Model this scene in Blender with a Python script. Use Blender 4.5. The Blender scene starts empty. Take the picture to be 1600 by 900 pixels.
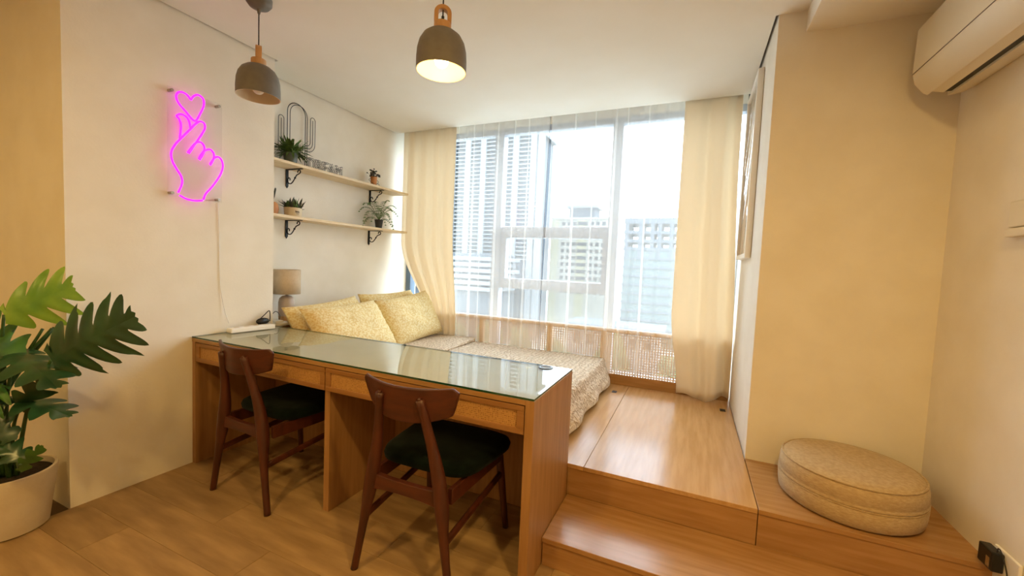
import bpy, bmesh, math, random
from mathutils import Vector, Matrix, Euler

random.seed(7)
S = bpy.context.scene
COL = S.collection
PI = math.pi

# ------------------------------------------------------------------ camera
cam_d = bpy.data.cameras.new('camera')
cam_d.sensor_width = 36.0
cam_d.sensor_fit = 'HORIZONTAL'
cam_d.lens = 638.416 / 1600 * 36
cam_d.clip_start = 0.02
cam_d.clip_end = 2000
cam = bpy.data.objects.new('camera', cam_d)
COL.objects.link(cam)
cR = Vector((0.91292055, 0.40589389, 0.04273418))
cU = Vector((-0.06256023, 0.03569735, 0.99740259))
cF = Vector((-0.40331412, 0.91322278, -0.05798166))
EYE = Vector((0, 0, 1.246))
m = Matrix.Identity(4)
for i in range(3):
    m[i][0] = cR[i]; m[i][1] = cU[i]; m[i][2] = -cF[i]; m[i][3] = EYE[i]
cam.matrix_world = m
S.camera = cam

# ------------------------------------------------------------------ world / exposure
S.view_settings.view_transform = 'Standard'
S.view_settings.look = 'None'
S.view_settings.exposure = 1.25
S.view_settings.gamma = 1.0
S.view_settings.use_curve_mapping = False
SKY = 3.85
w = bpy.data.worlds.new('sky')
S.world = w
w.use_nodes = True
nt = w.node_tree
for n in list(nt.nodes):
    nt.nodes.remove(n)
wo = nt.nodes.new('ShaderNodeOutputWorld')
wb = nt.nodes.new('ShaderNodeBackground')
tc = nt.nodes.new('ShaderNodeTexCoord')
mp = nt.nodes.new('ShaderNodeMapping')
mp.inputs['Scale'].default_value = (2.2, 2.2, 6.5)
nz = nt.nodes.new('ShaderNodeTexNoise')
nz.inputs['Scale'].default_value = 1.6
nz.inputs['Detail'].default_value = 6
rp = nt.nodes.new('ShaderNodeValToRGB')
rp.color_ramp.elements[0].position = 0.40
rp.color_ramp.elements[0].color = (0.52, 0.74, 1.0, 1)
rp.color_ramp.elements[1].position = 0.60
rp.color_ramp.elements[1].color = (0.95, 0.98, 1.0, 1)
nt.links.new(tc.outputs['Generated'], mp.inputs['Vector'])
nt.links.new(mp.outputs['Vector'], nz.inputs['Vector'])
nt.links.new(nz.outputs['Fac'], rp.inputs['Fac'])
nt.links.new(rp.outputs['Color'], wb.inputs['Color'])
wb.inputs['Strength'].default_value = SKY
nt.links.new(wb.outputs['Background'], wo.inputs['Surface'])

WARM = (1.0, 0.66, 0.21)


def lamp(name, kind, loc, energy, color=WARM, size=0.1, rot=(0, 0, 0)):
    d = bpy.data.lights.new(name, kind)
    d.energy = energy
    d.color = color
    if kind == 'AREA':
        d.shape = 'DISK'
        d.size = size
    else:
        d.shadow_soft_size = size
    o = bpy.data.objects.new(name, d)
    o.location = loc
    o.rotation_euler = rot
    COL.objects.link(o)
    return o


# ceiling downlights of the part of the room behind the camera
lamp('downlight', 'AREA', (-1.2, -0.35, 2.52), 9.5, size=0.14)
lamp('downlight', 'AREA', (0.40, 0.40, 2.42), 11, size=0.14)
lamp('downlight', 'AREA', (-3.2, -1.0, 2.52), 6.5, size=0.14)


# ------------------------------------------------------------------ materials
def lin(c):
    def g(u):
        u /= 255.0
        return u / 12.92 if u <= 0.04045 else ((u + 0.055) / 1.055) ** 2.4
    if isinstance(c, str):
        c = [int(c[i:i + 2], 16) for i in (0, 2, 4)]
    return (g(c[0]), g(c[1]), g(c[2]), 1.0)


def new_mat(name):
    mt = bpy.data.materials.new(name)
    mt.use_nodes = True
    t = mt.node_tree
    b = t.nodes['Principled BSDF']
    return mt, t, b


def mat(name, c, rough=0.6, metal=0.0, c2=None, scale=8.0, detail=4, stretch=(1, 1, 1), lo=0.35, hi=0.65,
        bump=0.0, bscale=60.0, spec=0.5, rand=0.0, coat=0.0, sheen=0.0, rot=(0, 0, 0)):
    mt, t, b = new_mat(name)
    b.inputs['Roughness'].default_value = rough
    b.inputs['Metallic'].default_value = metal
    b.inputs['Specular IOR Level'].default_value = spec
    b.inputs['Coat Weight'].default_value = coat
    b.inputs['Sheen Weight'].default_value = sheen
    tcn = t.nodes.new('ShaderNodeTexCoord')
    mpn = t.nodes.new('ShaderNodeMapping')
    mpn.inputs['Scale'].default_value = stretch
    mpn.inputs['Rotation'].default_value = rot
    t.links.new(tcn.outputs['Object'], mpn.inputs['Vector'])
    col_out = None
    if c2 is not None:
        n = t.nodes.new('ShaderNodeTexNoise')
        n.inputs['Scale'].default_value = scale
        n.inputs['Detail'].default_value = detail
        t.links.new(mpn.outputs['Vector'], n.inputs['Vector'])
        r = t.nodes.new('ShaderNodeValToRGB')
        r.color_ramp.elements[0].position = lo
        r.color_ramp.elements[1].position = hi
        r.color_ramp.elements[0].color = lin(c)
        r.color_ramp.elements[1].color = lin(c2)
        t.links.new(n.outputs['Fac'], r.inputs['Fac'])
        col_out = r.outputs['Color']
        if rand > 0:
            oi = t.nodes.new('ShaderNodeObjectInfo')
            hs = t.nodes.new('ShaderNodeHueSaturation')
            mr = t.nodes.new('ShaderNodeMapRange')
            mr.inputs['To Min'].default_value = 1 - rand
            mr.inputs['To Max'].default_value = 1 + rand
            t.links.new(oi.outputs['Random'], mr.inputs['Value'])
            t.links.new(mr.outputs['Result'], hs.inputs['Value'])
            t.links.new(col_out, hs.inputs['Color'])
            col_out = hs.outputs['Color']
        t.links.new(col_out, b.inputs['Base Color'])
    else:
        b.inputs['Base Color'].default_value = lin(c)
    if bump > 0:
        n2 = t.nodes.new('ShaderNodeTexNoise')
        n2.inputs['Scale'].default_value = bscale
        n2.inputs['Detail'].default_value = 3
        t.links.new(mpn.outputs['Vector'], n2.inputs['Vector'])
        bp = t.nodes.new('ShaderNodeBump')
        bp.inputs['Strength'].default_value = bump
        bp.inputs['Distance'].default_value = 0.01
        t.links.new(n2.outputs['Fac'], bp.inputs['Height'])
        t.links.new(bp.outputs['Normal'], b.inputs['Normal'])
    return mt


def emit(name, c, strength):
    mt, t, b = new_mat(name)
    b.inputs['Base Color'].default_value = (c[0], c[1], c[2], 1)
    b.inputs['Emission Color'].default_value = (c[0], c[1], c[2], 1)
    b.inputs['Emission Strength'].default_value = strength
    return mt


def clear(name, tint=(1, 1, 1), ior=1.5, rough=0.0, boost=1.0):
    """thin clear sheet: mirror by fresnel over plain transmission"""
    mt, t, b = new_mat(name)
    out = t.nodes['Material Output']
    t.nodes.remove(b)
    tr = t.nodes.new('ShaderNodeBsdfTransparent')
    tr.inputs['Color'].default_value = (*tint, 1)
    gl = t.nodes.new('ShaderNodeBsdfGlossy')
    gl.inputs['Roughness'].default_value = rough
    fr = t.nodes.new('ShaderNodeFresnel')
    ge = t.nodes.new('ShaderNodeNewGeometry')
    mr = t.nodes.new('ShaderNodeMapRange')
    mr.inputs['To Min'].default_value = ior
    mr.inputs['To Max'].default_value = 1.0 / ior          # same mirror strength from both sides of the sheet
    t.links.new(ge.outputs['Backfacing'], mr.inputs['Value'])
    t.links.new(mr.outputs['Result'], fr.inputs['IOR'])
    mx = t.nodes.new('ShaderNodeMixShader')
    t.links.new(fr.outputs['Fac'], mx.inputs['Fac'])
    t.links.new(tr.outputs[0], mx.inputs[1])
    t.links.new(gl.outputs[0], mx.inputs[2])
    t.links.new(mx.outputs[0], out.inputs['Surface'])
    return mt


def cloth_thin(name, c, open_=0.5, translucent=0.5, weave=0.0):
    """woven cloth: open share of the weave lets light straight through, threads scatter both ways"""
    mt, t, b = new_mat(name)
    out = t.nodes['Material Output']
    t.nodes.remove(b)
    tr = t.nodes.new('ShaderNodeBsdfTransparent')
    df = t.nodes.new('ShaderNodeBsdfDiffuse')
    tl = t.nodes.new('ShaderNodeBsdfTranslucent')
    df.inputs['Color'].default_value = lin(c)
    tl.inputs['Color'].default_value = lin(c)
    m1 = t.nodes.new('ShaderNodeMixShader')
    m1.inputs['Fac'].default_value = translucent
    t.links.new(df.outputs[0], m1.inputs[1])
    t.links.new(tl.outputs[0], m1.inputs[2])
    m2 = t.nodes.new('ShaderNodeMixShader')
    m2.inputs['Fac'].default_value = open_
    t.links.new(m1.outputs[0], m2.inputs[1])
    t.links.new(tr.outputs[0], m2.inputs[2])
    t.links.new(m2.outputs[0], out.inputs['Surface'])
    return mt


def cane_mat(name, c, c2, s):
    mt, t, b = new_mat(name)
    tcn = t.nodes.new('ShaderNodeTexCoord')
    ck = t.nodes.new('ShaderNodeTexVoronoi')
    ck.inputs['Scale'].default_value = s
    ck.inputs['Randomness'].default_value = 0.25
    t.links.new(tcn.outputs['Object'], ck.inputs['Vector'])
    r = t.nodes.new('ShaderNodeValToRGB')
    r.color_ramp.elements[0].position = 0.25
    r.color_ramp.elements[0].color = lin(c2)
    r.color_ramp.elements[1].position = 0.5
    r.color_ramp.elements[1].color = lin(c)
    t.links.new(ck.outputs['Distance'], r.inputs['Fac'])
    t.links.new(r.outputs['Color'], b.inputs['Base Color'])
    b.inputs['Roughness'].default_value = 0.6
    bp = t.nodes.new('ShaderNodeBump')
    bp.inputs['Strength'].default_value = 0.6
    bp.inputs['Distance'].default_value = 0.003
    t.links.new(ck.outputs['Distance'], bp.inputs['Height'])
    t.links.new(bp.outputs['Normal'], b.inputs['Normal'])
    return mt


def quilt_mat():
    mt, t, b = new_mat('quilt_cotton')
    tcn = t.nodes.new('ShaderNodeTexCoord')
    wv = t.nodes.new('ShaderNodeTexWave')
    wv.inputs['Scale'].default_value = 9
    wv.inputs['Distortion'].default_value = 7
    wv.inputs['Detail'].default_value = 2
    wv.inputs['Detail Scale'].default_value = 3.0
    t.links.new(tcn.outputs['Object'], wv.inputs['Vector'])
    r = t.nodes.new('ShaderNodeValToRGB')
    r.color_ramp.elements[0].color = lin('cab499')
    r.color_ramp.elements[1].color = lin('e0ceb6')
    r.color_ramp.elements[0].position = 0.1
    r.color_ramp.elements[1].position = 0.6
    t.links.new(wv.outputs['Fac'], r.inputs['Fac'])
    t.links.new(r.outputs['Color'], b.inputs['Base Color'])
    b.inputs['Roughness'].default_value = 0.85
    bp = t.nodes.new('ShaderNodeBump')
    bp.inputs['Strength'].default_value = 0.8
    bp.inputs['Distance'].default_value = 0.012
    t.links.new(wv.outputs['Fac'], bp.inputs['Height'])
    t.links.new(bp.outputs['Normal'], b.inputs['Normal'])
    return mt


M = {}
M['wall'] = mat('wall_paint', 'eee6d8', 0.85, c2='e9e0d0', scale=5, bump=0.06, bscale=90, spec=0.2)
M['ceil'] = mat('ceiling_paint', 'f4efe5', 0.9, spec=0.1, c2='f2ece0', scale=3)
M['gap'] = mat('shadow_gap_paint', '8c8070', 0.9, c2='80756a', scale=4)
M['oak'] = mat('oak_veneer', 'a5794a', 0.22, c2='b68a59', scale=3.0, detail=6, stretch=(1.2, 14, 14), spec=0.5, bump=0.02, bscale=40, rand=0.04)
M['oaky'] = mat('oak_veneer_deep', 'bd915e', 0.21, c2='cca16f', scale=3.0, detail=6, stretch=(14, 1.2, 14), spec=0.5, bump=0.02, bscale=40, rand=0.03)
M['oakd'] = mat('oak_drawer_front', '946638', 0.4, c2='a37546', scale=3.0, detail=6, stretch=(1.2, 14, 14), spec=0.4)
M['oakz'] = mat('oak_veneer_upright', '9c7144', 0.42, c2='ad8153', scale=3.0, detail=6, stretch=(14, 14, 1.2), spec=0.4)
M['plank'] = mat('vinyl_plank', '957650', 0.5, c2='b59468', scale=2.2, detail=7, stretch=(1.1, 7, 7), spec=0.4, rand=0.07, bump=0.03, bscale=30)
M['grout'] = mat('floor_underlay', '5f4a33', 0.8)
M['dark_wood'] = mat('walnut_stained_wood', '421f12', 0.4, c2='562817', scale=4, detail=5, stretch=(8, 8, 1.2), spec=0.5)
M['dark_woodx'] = mat('walnut_stained_back', '441f12', 0.4, c2='582917', scale=4, detail=5, stretch=(1.4, 8, 10), spec=0.5)
M['velvet'] = mat('dark_green_velvet', '080f0b', 0.95, c2='0e1812', scale=20, sheen=0.05, spec=0.05)
M['pine'] = mat('pale_pine', 'd9bd92', 0.55, c2='ecd6b0', scale=3, detail=6, stretch=(10, 1.2, 14))
M['bam'] = mat('pale_lamp_wood', 'b98a58', 0.5, c2='c99a68', scale=5, stretch=(6, 6, 1.5))
M['iron'] = mat('black_wrought_iron', '16130f', 0.45, 0.6)
M['wire'] = mat('grey_wire', '3a3838', 0.4, 0.7)
M['grey'] = mat('pendant_grey', '6c665e', 0.5, c2='736d65', scale=30, spec=0.4)
M['white_in'] = mat('white_enamel', 'e6d2b4', 0.45)
M['black'] = mat('black_plastic', '141414', 0.4)
M['white'] = mat('white_plastic', 'f4f0e9', 0.4)
M['cream'] = mat('cream_plastic', 'e6dcc6', 0.45, c2='e2d7c0', scale=4)
M['steel'] = mat('brushed_steel', 'b9b4ab', 0.25, 0.9)
M['gunmetal'] = mat('dark_steel', '55534f', 0.3, 0.8)
M['curtain'] = cloth_thin('cream_curtain_cloth', 'f8ecd8', 0.0, 0.37)
M['sheer'] = cloth_thin('white_voile', 'fdfaf6', 0.71, 0.5)
M['hem'] = cloth_thin('white_voile_hem', 'fdfaf6', 0.6, 0.5)
M['pleat'] = cloth_thin('white_voile_double', 'fdfaf6', 0.62, 0.5)
M['sheer_line'] = cloth_thin('grey_seam_thread', '8a8486', 0.0, 0.2)
M['frame'] = mat('window_aluminium', 'b4b9c4', 0.45, 0.0, c2='afb4bf', scale=3)
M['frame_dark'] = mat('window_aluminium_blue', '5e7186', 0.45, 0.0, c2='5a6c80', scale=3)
M['pane'] = clear('window_glass', (0.97, 0.99, 0.98), 1.45)
M['tglass'] = clear('table_glass', (0.90, 0.95, 0.91), 2.7)
M['laminate'] = mat('beige_desk_laminate', 'c9bd9f', 0.5, c2='c4b798', scale=6)
M['gedge'] = mat('green_glass_edge', '1f4a34', 0.12, spec=0.8)
M['acrylic'] = clear('clear_acrylic', (0.975, 0.975, 0.975), 1.36)
M['neon'] = emit('pink_neon', (1.0, 0.012, 0.90), 0.9)
M['bulb'] = emit('lit_bulb', (1.0, 0.74, 0.30), 9)
M['bulb_off'] = mat('unlit_bulb', 'e9dccb', 0.3)
M['cane'] = cane_mat('woven_cane', 'bf8f52', '86592c', 130)
M['canew'] = mat('cane_strip', 'e2c4a0', 0.6, c2='ead0ae', scale=20)
M['pillow'] = mat('yellow_leaf_print', 'dfc484', 0.85, c2='eedfb0', scale=75, detail=4, lo=0.42, hi=0.58, bump=0.25, bscale=14)
M['quilt'] = quilt_mat()
M['qedge'] = mat('quilt_binding', 'd6c0a2', 0.85, c2='cdb594', scale=14)
M['mattress'] = mat('white_mattress', 'e6ddce', 0.9)
M['pouf'] = mat('beige_pouf_weave', 'b0946a', 0.9, c2='c2a87e', scale=60, stretch=(1, 1, 4), bump=0.25, bscale=140, sheen=0.2)
M['shade'] = mat('taupe_lampshade', 'ccb698', 0.8, c2='c5ae90', scale=40, bump=0.1, bscale=200)
M['ceramic'] = mat('taupe_ceramic', 'b09c8a', 0.35, c2='b9a593', scale=20)
M['leaf'] = mat('monstera_leaf', '2c5220', 0.38, c2='4d7c2e', scale=9, detail=4, spec=0.55, rand=0.2)
M['leafl'] = mat('monstera_leaf_young', '5e8f2c', 0.38, c2='86ab3c', scale=9, detail=4, spec=0.55)
M['leafd'] = mat('monstera_leaf_old', '1c3a20', 0.3, c2='2b5230', scale=9, detail=4, spec=0.6)
M['stem'] = mat('green_stem', '2b4a1e', 0.5, c2='3a5a26', scale=12)
M['soil'] = mat('dark_soil', '1f140c', 0.95, c2='30200f', scale=60, bump=0.8, bscale=80)
M['pot'] = mat('cream_stone_pot', 'd6c6ab', 0.7, c2='cdbb9e', scale=12, bump=0.1, bscale=90)
M['fern'] = mat('fern_green', '4f7030', 0.6, c2='7a9a4a', scale=18)
M['herb'] = mat('herb_green', '3d5a26', 0.6, c2='5d7a36', scale=30)
M['herbd'] = mat('dusky_succulent_green', '33402a', 0.6, c2='4d3f42', scale=30)
M['terra'] = mat('terracotta_glaze', 'b9773f', 0.5, c2='c98a50', scale=12)
M['potw'] = mat('beige_planter', 'd8c4a2', 0.6, c2='cfba96', scale=10)
M['potd'] = mat('dark_planter', '1d1c1e', 0.5)
M['potg'] = mat('grey_green_planter', '5a6158', 0.5)
M['ink'] = mat('dark_ink', '2a2420', 0.7)
M['conc'] = mat('painted_concrete', '787a7c', 0.9, c2='727476', scale=0.4)
M['concg'] = mat('grey_concrete', '474c52', 0.9, c2='43484e', scale=0.5)
M['conck'] = mat('cream_render', '8f8c83', 0.9, c2='89867d', scale=0.3)
M['yel'] = mat('yellow_render', '87826a', 0.9)
M['glassd'] = mat('far_window_glass', '23292e', 0.5, c2='2b3237', scale=2)
M['net'] = mat('green_scaffold_net', '4c5857', 0.9, c2='455150', scale=0.6)
M['tree'] = mat('tree_foliage', '455a40', 0.9, c2='54684c', scale=0.8, bump=0.6, bscale=1.5)
M['bark'] = mat('tree_bark', '5b4a38', 0.9)
M['ground'] = mat('city_ground', '94968f', 0.95, c2='9d9e98', scale=0.05)
M['print'] = mat('abstract_paper', 'ece4d8', 0.6, c2='d8b9a2', scale=3, lo=0.55, hi=0.57)


# ------------------------------------------------------------------ mesh builder
class MB:
    def __init__(s):
        s.v = []; s.f = []; s.mi = []; s.cur = 0

    def add(s, vs, fs):
        o = len(s.v)
        s.v += [tuple(v) for v in vs]
        s.f += [tuple(i + o for i in f) for f in fs]
        s.mi += [s.cur] * len(fs)
        return s

    def box(s, x0, x1, y0, y1, z0, z1):
        v = [(x, y, z) for z in (z0, z1) for y in (y0, y1) for x in (x0, x1)]
        return s.add(v, [(0, 2, 3, 1), (4, 5, 7, 6), (0, 1, 5, 4), (2, 6, 7, 3), (0, 4, 6, 2), (1, 3, 7, 5)])

    def tube(s, pts, r, n=8, closed=False, flat=1.0, cap=True):
        P = [Vector(p) for p in pts]
        k = len(P)
        R = r if isinstance(r, (list, tuple)) else [r] * k
        vs = []
        up = None
        for i in range(k):
            a = P[(i - 1) % k] if (closed or i > 0) else P[i]
            b = P[(i + 1) % k] if (closed or i < k - 1) else P[i]
            t = (b - a)
            t = t.normalized() if t.length > 1e-9 else Vector((0, 0, 1))
            if up is None:
                ref = Vector((0, 0, 1)) if abs(t.z) < 0.9 else Vector((0, 1, 0))
                up = (ref - t * ref.dot(t)).normalized()
            else:
                q = up - t * up.dot(t)
                up = q.normalized() if q.length > 1e-6 else up
            sd = t.cross(up)
            for j in range(n):
                a_ = 2 * PI * j / n
                vs.append(P[i] + (up * math.cos(a_) * flat + sd * math.sin(a_)) * R[i])
        fs = []
        for i in range(k if closed else k - 1):
            for j in range(n):
                a0 = i * n + j; a1 = i * n + (j + 1) % n
                b0 = ((i + 1) % k) * n + j; b1 = ((i + 1) % k) * n + (j + 1) % n
                fs.append((a0, a1, b1, b0))
        if not closed and cap:
            fs.append(tuple(range(n - 1, -1, -1)))
            fs.append(tuple((k - 1) * n + j for j in range(n)))
        return s.add(vs, fs)

    def lathe(s, prof, n=40, c=(0, 0, 0), cap0=False, cap1=False):
        vs = []
        for r, z in prof:
            for j in range(n):
                a = 2 * PI * j / n
                vs.append((c[0] + r * math.cos(a), c[1] + r * math.sin(a), c[2] + z))
        fs = []
        for i in range(len(prof) - 1):
            for j in range(n):
                fs.append((i * n + j, i * n + (j + 1) % n, (i + 1) * n + (j + 1) % n, (i + 1) * n + j))
        if cap0: fs.append(tuple(range(n - 1, -1, -1)))
        if cap1: fs.append(tuple((len(prof) - 1) * n + j for j in range(n)))
        return s.add(vs, fs)

    def grid(s, nu, nv, fn):
        vs = [fn(i / (nu - 1), j / (nv - 1)) for i in range(nu) for j in range(nv)]
        fs = [(i * nv + j, (i + 1) * nv + j, (i + 1) * nv + j + 1, i * nv + j + 1) for i in range(nu - 1) for j in range(nv - 1)]
        return s.add(vs, fs)

    def sphere(s, c, r, nu=10, nv=14, sq=(1, 1, 1)):
        vs = [(c[0], c[1], c[2] - r * sq[2])]
        for i in range(1, nu):
            a = -PI / 2 + PI * i / nu
            for j in range(nv):
                b = 2 * PI * j / nv
                vs.append((c[0] + r * sq[0] * math.cos(a) * math.cos(b), c[1] + r * sq[1] * math.cos(a) * math.sin(b), c[2] + r * sq[2] * math.sin(a)))
        vs.append((c[0], c[1], c[2] + r * sq[2]))
        fs = [(0, 1 + (j + 1) % nv, 1 + j) for j in range(nv)]
        for i in range(nu - 2):
            for j in range(nv):
                a = 1 + i * nv + j; b = 1 + i * nv + (j + 1) % nv
                fs.append((a, b, b + nv, a + nv))
        L = len(vs) - 1
        o = 1 + (nu - 2) * nv
        fs += [(L, o + j, o + (j + 1) % nv) for j in range(nv)]
        return s.add(vs, fs)

    def build(s, name, mt, parent=None, smooth=False, bevel=0.0, seg=2, solid=0.0, sub=0, recalc=True):
        me = bpy.data.meshes.new(name)
        me.from_pydata(s.v, [], s.f)
        for q in (mt if isinstance(mt, (list, tuple)) else [mt]):
            me.materials.append(q)
        if any(s.mi):
            me.polygons.foreach_set('material_index', s.mi)
        bm = bmesh.new(); bm.from_mesh(me)
        if solid == 0 and recalc:
            bmesh.ops.recalc_face_normals(bm, faces=bm.faces)
        bm.to_mesh(me); bm.free()
        if smooth:
            me.polygons.foreach_set('use_smooth', [True] * len(me.polygons))
            if smooth == 'auto':
                me.set_sharp_from_angle(angle=math.radians(40))
        me.update()
        o = bpy.data.objects.new(name, me)
        COL.objects.link(o)
        if parent is not None:
            o.parent = parent
        if solid:
            md = o.modifiers.new('thickness', 'SOLIDIFY'); md.thickness = solid; md.offset = 0
        if bevel:
            md = o.modifiers.new('bevel', 'BEVEL'); md.width = bevel; md.segments = seg; md.limit_method = 'ANGLE'
        if sub:
            md = o.modifiers.new('subdivision', 'SUBSURF'); md.levels = sub; md.render_levels = sub
        return o


def tag(o, label=None, cat=None, group=None, kind=None):
    if label: o['label'] = label
    if cat: o['category'] = cat
    if group: o['group'] = group
    if kind: o['kind'] = kind
    return o


def thing(name, label, cat, loc=(0, 0, 0), rz=0.0, group=None):
    o = bpy.data.objects.new(name, None)
    o.empty_display_size = 0.05
    COL.objects.link(o)
    o.location = loc
    o.rotation_euler = (0, 0, rz)
    return tag(o, label, cat, group)


def kids(o):
    return [c for c in bpy.data.objects if c.parent == o]


def copy_tree(o, parent=None):
    c = o.copy()
    COL.objects.link(c)
    if parent is not None:
        c.parent = parent
    for k in kids(o):
        copy_tree(k, c)
    return c


def pix(px, py, t):
    """a point of the room at depth t in front of the lens, used only to read sizes off"""
    return EYE + (cF + cR * (px - 800) / 638.416 - cU * (py - 450) / 638.416) * t


def on_x(px, py, x):
    d = cF + cR * (px - 800) / 638.416 - cU * (py - 450) / 638.416
    return EYE + d * ((x - EYE.x) / d.x)


def smooth_path(pts, k=6, closed=False):
    P = [Vector(p) for p in pts]
    n = len(P)
    out = []
    rng = range(n) if closed else range(n - 1)
    for i in rng:
        p0 = P[(i - 1) % n] if (closed or i > 0) else P[i]
        p1 = P[i]; p2 = P[(i + 1) % n]
        p3 = P[(i + 2) % n] if (closed or i < n - 2) else p2
        for q in range(k):
            t = q / k
            out.append(0.5 * ((2 * p1) + (p2 - p0) * t + (2 * p0 - 5 * p1 + 4 * p2 - p3) * t * t + (3 * p1 - p0 - 3 * p2 + p3) * t ** 3))
    if not closed:
        out.append(P[-1])
    return out


# room numbers (metres)
XP, XL, XR, XW = -2.63, -2.88, 0.308, 1.007
YP0, YP1, YF, YC, YWIN = 0.883, 1.896, 2.432, 3.406, 3.66
ZC, ZS = 2.532, 2.428
ZP, ZST = 0.279, 0.123
YD0, YPL, YST = 1.398, 1.921, 1.559
XD, ZD = -0.507, 0.751
ZTOP = 2.72

# ------------------------------------------------------------------ structure
fl = MB().box(-4.0, 1.2, -2.8, 3.62, -0.08, -0.006).build('floor', M['grout'])
tag(fl, kind='structure')
plank_mesh = {}
row = 0
y = -1.02
while y < 1.90:
    x = -3.95 - (0.43 * (row * 37 % 11) / 11 * 2.5) % 1.2
    y1 = min(y + 0.178, 1.90)
    while x < 1.0:
        x0, x1 = max(x, -3.9), min(x + 1.2, XW)
        lim = YP0 if x1 <= XP + 0.01 else 1.9
        if x1 - x0 > 0.02 and y < YP0 or x1 > XP:
            xx0 = x0 if y1 <= YP0 else max(x0, XP)
            if x1 - xx0 > 0.02:
                key = (round(x1 - xx0, 3), round(y1 - y, 3))
                if key not in plank_mesh:
                    b = MB(); b.box(0, key[0] - 0.0015, 0, key[1] - 0.0015, -0.008, 0)
                    o = b.build('plank', M['plank'], fl, bevel=0.0)
                    plank_mesh[key] = o.data
                else:
                    o = bpy.data.objects.new('plank', plank_mesh[key]); COL.objects.link(o); o.parent = fl
                o.location = (xx0, y, 0)
        x += 1.2
    y += 0.178
    row += 1
# floor behind the camera
b = MB().box(-3.95, XW, -2.6, -1.022, -0.008, 0).build('plank', M['plank'], fl)

tag(MB().box(-3.95, XP, YP0, YP1, -0.05, ZTOP).build('wall_pier', M['wall']), kind='structure')
tag(MB().box(-3.2, XL, YP1, 3.80, -0.05, ZTOP).build('wall_left', M['wall']), kind='structure')
tag(MB().box(XR, 1.2, YF, 3.80, -0.05, ZTOP).build('wall_facing', M['wall']), kind='structure')
tag(MB().box(XW, 1.2, -2.8, YF, -0.05, ZTOP).build('wall_right', M['wall']), kind='structure')
tag(MB().box(-4.1, -3.95, -2.8, YP1, -0.05, ZTOP).build('wall_side', M['wall']), kind='structure')
tag(MB().box(-3.95, 1.2, -2.8, -2.6, -0.05, ZTOP).build('wall_back', M['wall']), kind='structure')


def prism(poly, z0, z1):
    b = MB()
    n = len(poly)
    b.v = [(p[0], p[1], z0) for p in poly] + [(p[0], p[1], z1) for p in poly]
    b.f = [tuple(range(n - 1, -1, -1)), tuple(range(n, 2 * n))] + [(i, (i + 1) % n, n + (i + 1) % n, n + i) for i in range(n)]
    b.mi = [0] * len(b.f)
    return b


g = 0.014
cpoly = [(-3.93, -2.59), (XW, -2.59), (XW, YF), (XR - g, YF), (XR - g, YC), (XL + g, YC), (XL + g, YP1 + g),
         (XP + g, YP1 + g), (XP + g, YP0 - 0.002), (-3.93, YP0 - 0.002)]
ce = tag(prism(cpoly, ZC, ZC + 0.06).build('ceiling', M['ceil']), kind='structure')
MB().box(-4.1, 1.2, -2.8, 3.80, ZTOP - 0.06, ZTOP).build('upper_slab', M['ceil'], ce)
tag(MB().box(0.426, XW, -2.59, YF, ZS, ZC).build('trim_1', M['ceil']), kind='structure')

# ------------------------------------------------------------------ window
win = tag(MB().box(XL, XR, YWIN - 0.03, YWIN + 0.06, 2.545, ZTOP - 0.06).build('window_1', M['ceil']), kind='structure')
# outer frame and bars
def wbar(name, x0, x1, z0, z1, y0=YWIN - 0.035, y1=YWIN + 0.05, mt='frame'):
    return MB().box(x0, x1, y0, y1, z0, z1).build(name, M[mt], win, bevel=0.004)
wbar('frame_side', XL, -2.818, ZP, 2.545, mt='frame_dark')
wbar('frame_side', XR - 0.012, XR, ZP, 2.545)
wbar('frame_head', -2.818, XR - 0.012, 2.49, 2.545)
wbar('frame_sill', -2.818, XR - 0.012, ZP, 0.34)
for xa, xb in ((-1.838, -1.745), (-0.706, -0.619)):
    wbar('mullion', xa, xb, 0.34, 2.49, YWIN - 0.045)
for za, zb in ((1.503, 1.606), (1.013, 1.108)):
    wbar('transom', -1.745, -0.706, za, zb)
for xa, xb in ((-1.745, -1.688), (-0.749, -0.706)):
    wbar('vent_frame', xa, xb, 1.108, 1.503, YWIN - 0.03)
for xa, xb, za, zb in ((-2.818, -1.838, 0.34, 2.49), (-0.619, XR - 0.012, 0.34, 2.49), (-1.745, -0.706, 1.606, 2.49),
                       (-1.688, -0.749, 1.108, 1.503), (-1.745, -0.706, 0.34, 1.013)):
    MB().box(xa, xb, YWIN + 0.008, YWIN + 0.012, za, zb).build('pane', M['pane'], win)

# ------------------------------------------------------------------ raised platform, step, bench
pf = thing('platform', 'raised oak platform floor beside and under the bed', 'platform', (0, YPL, 0))
def loc(b, root):
    r = root.location
    b.v = [(x - r.x, y_ - r.y, z - r.z) for x, y_, z in b.v]
    return b
XS = -0.428
loc(MB().box(XL, XR - 0.002, YPL + 0.012, 3.60, 0, ZP - 0.02), pf).build('base', M['oak'], pf)
loc(MB().box(XL, XS - 0.001, YPL, 3.62, ZP - 0.02, ZP), pf).build('panel', M['oaky'], pf, bevel=0.0015)
loc(MB().box(XS + 0.001, XR - 0.004, YPL, 3.62, ZP - 0.02, ZP), pf).build('panel', M['oaky'], pf, bevel=0.0015)
loc(MB().box(XD, XR - 0.004, YPL + 0.005, YPL + 0.022, ZST, ZP - 0.021), pf).build('riser', M['oak'], pf)
for hx, hy in ((-0.511, 3.238), (0.248, 3.215)):
    loc(MB().box(hx - 0.018, hx + 0.018, hy - 0.028, hy + 0.028, ZP - 0.002, ZP + 0.0012), pf).build('finger_hole_shade', M['black'], pf)  # no real hole: thin black plate stands in for the shade inside one

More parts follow.
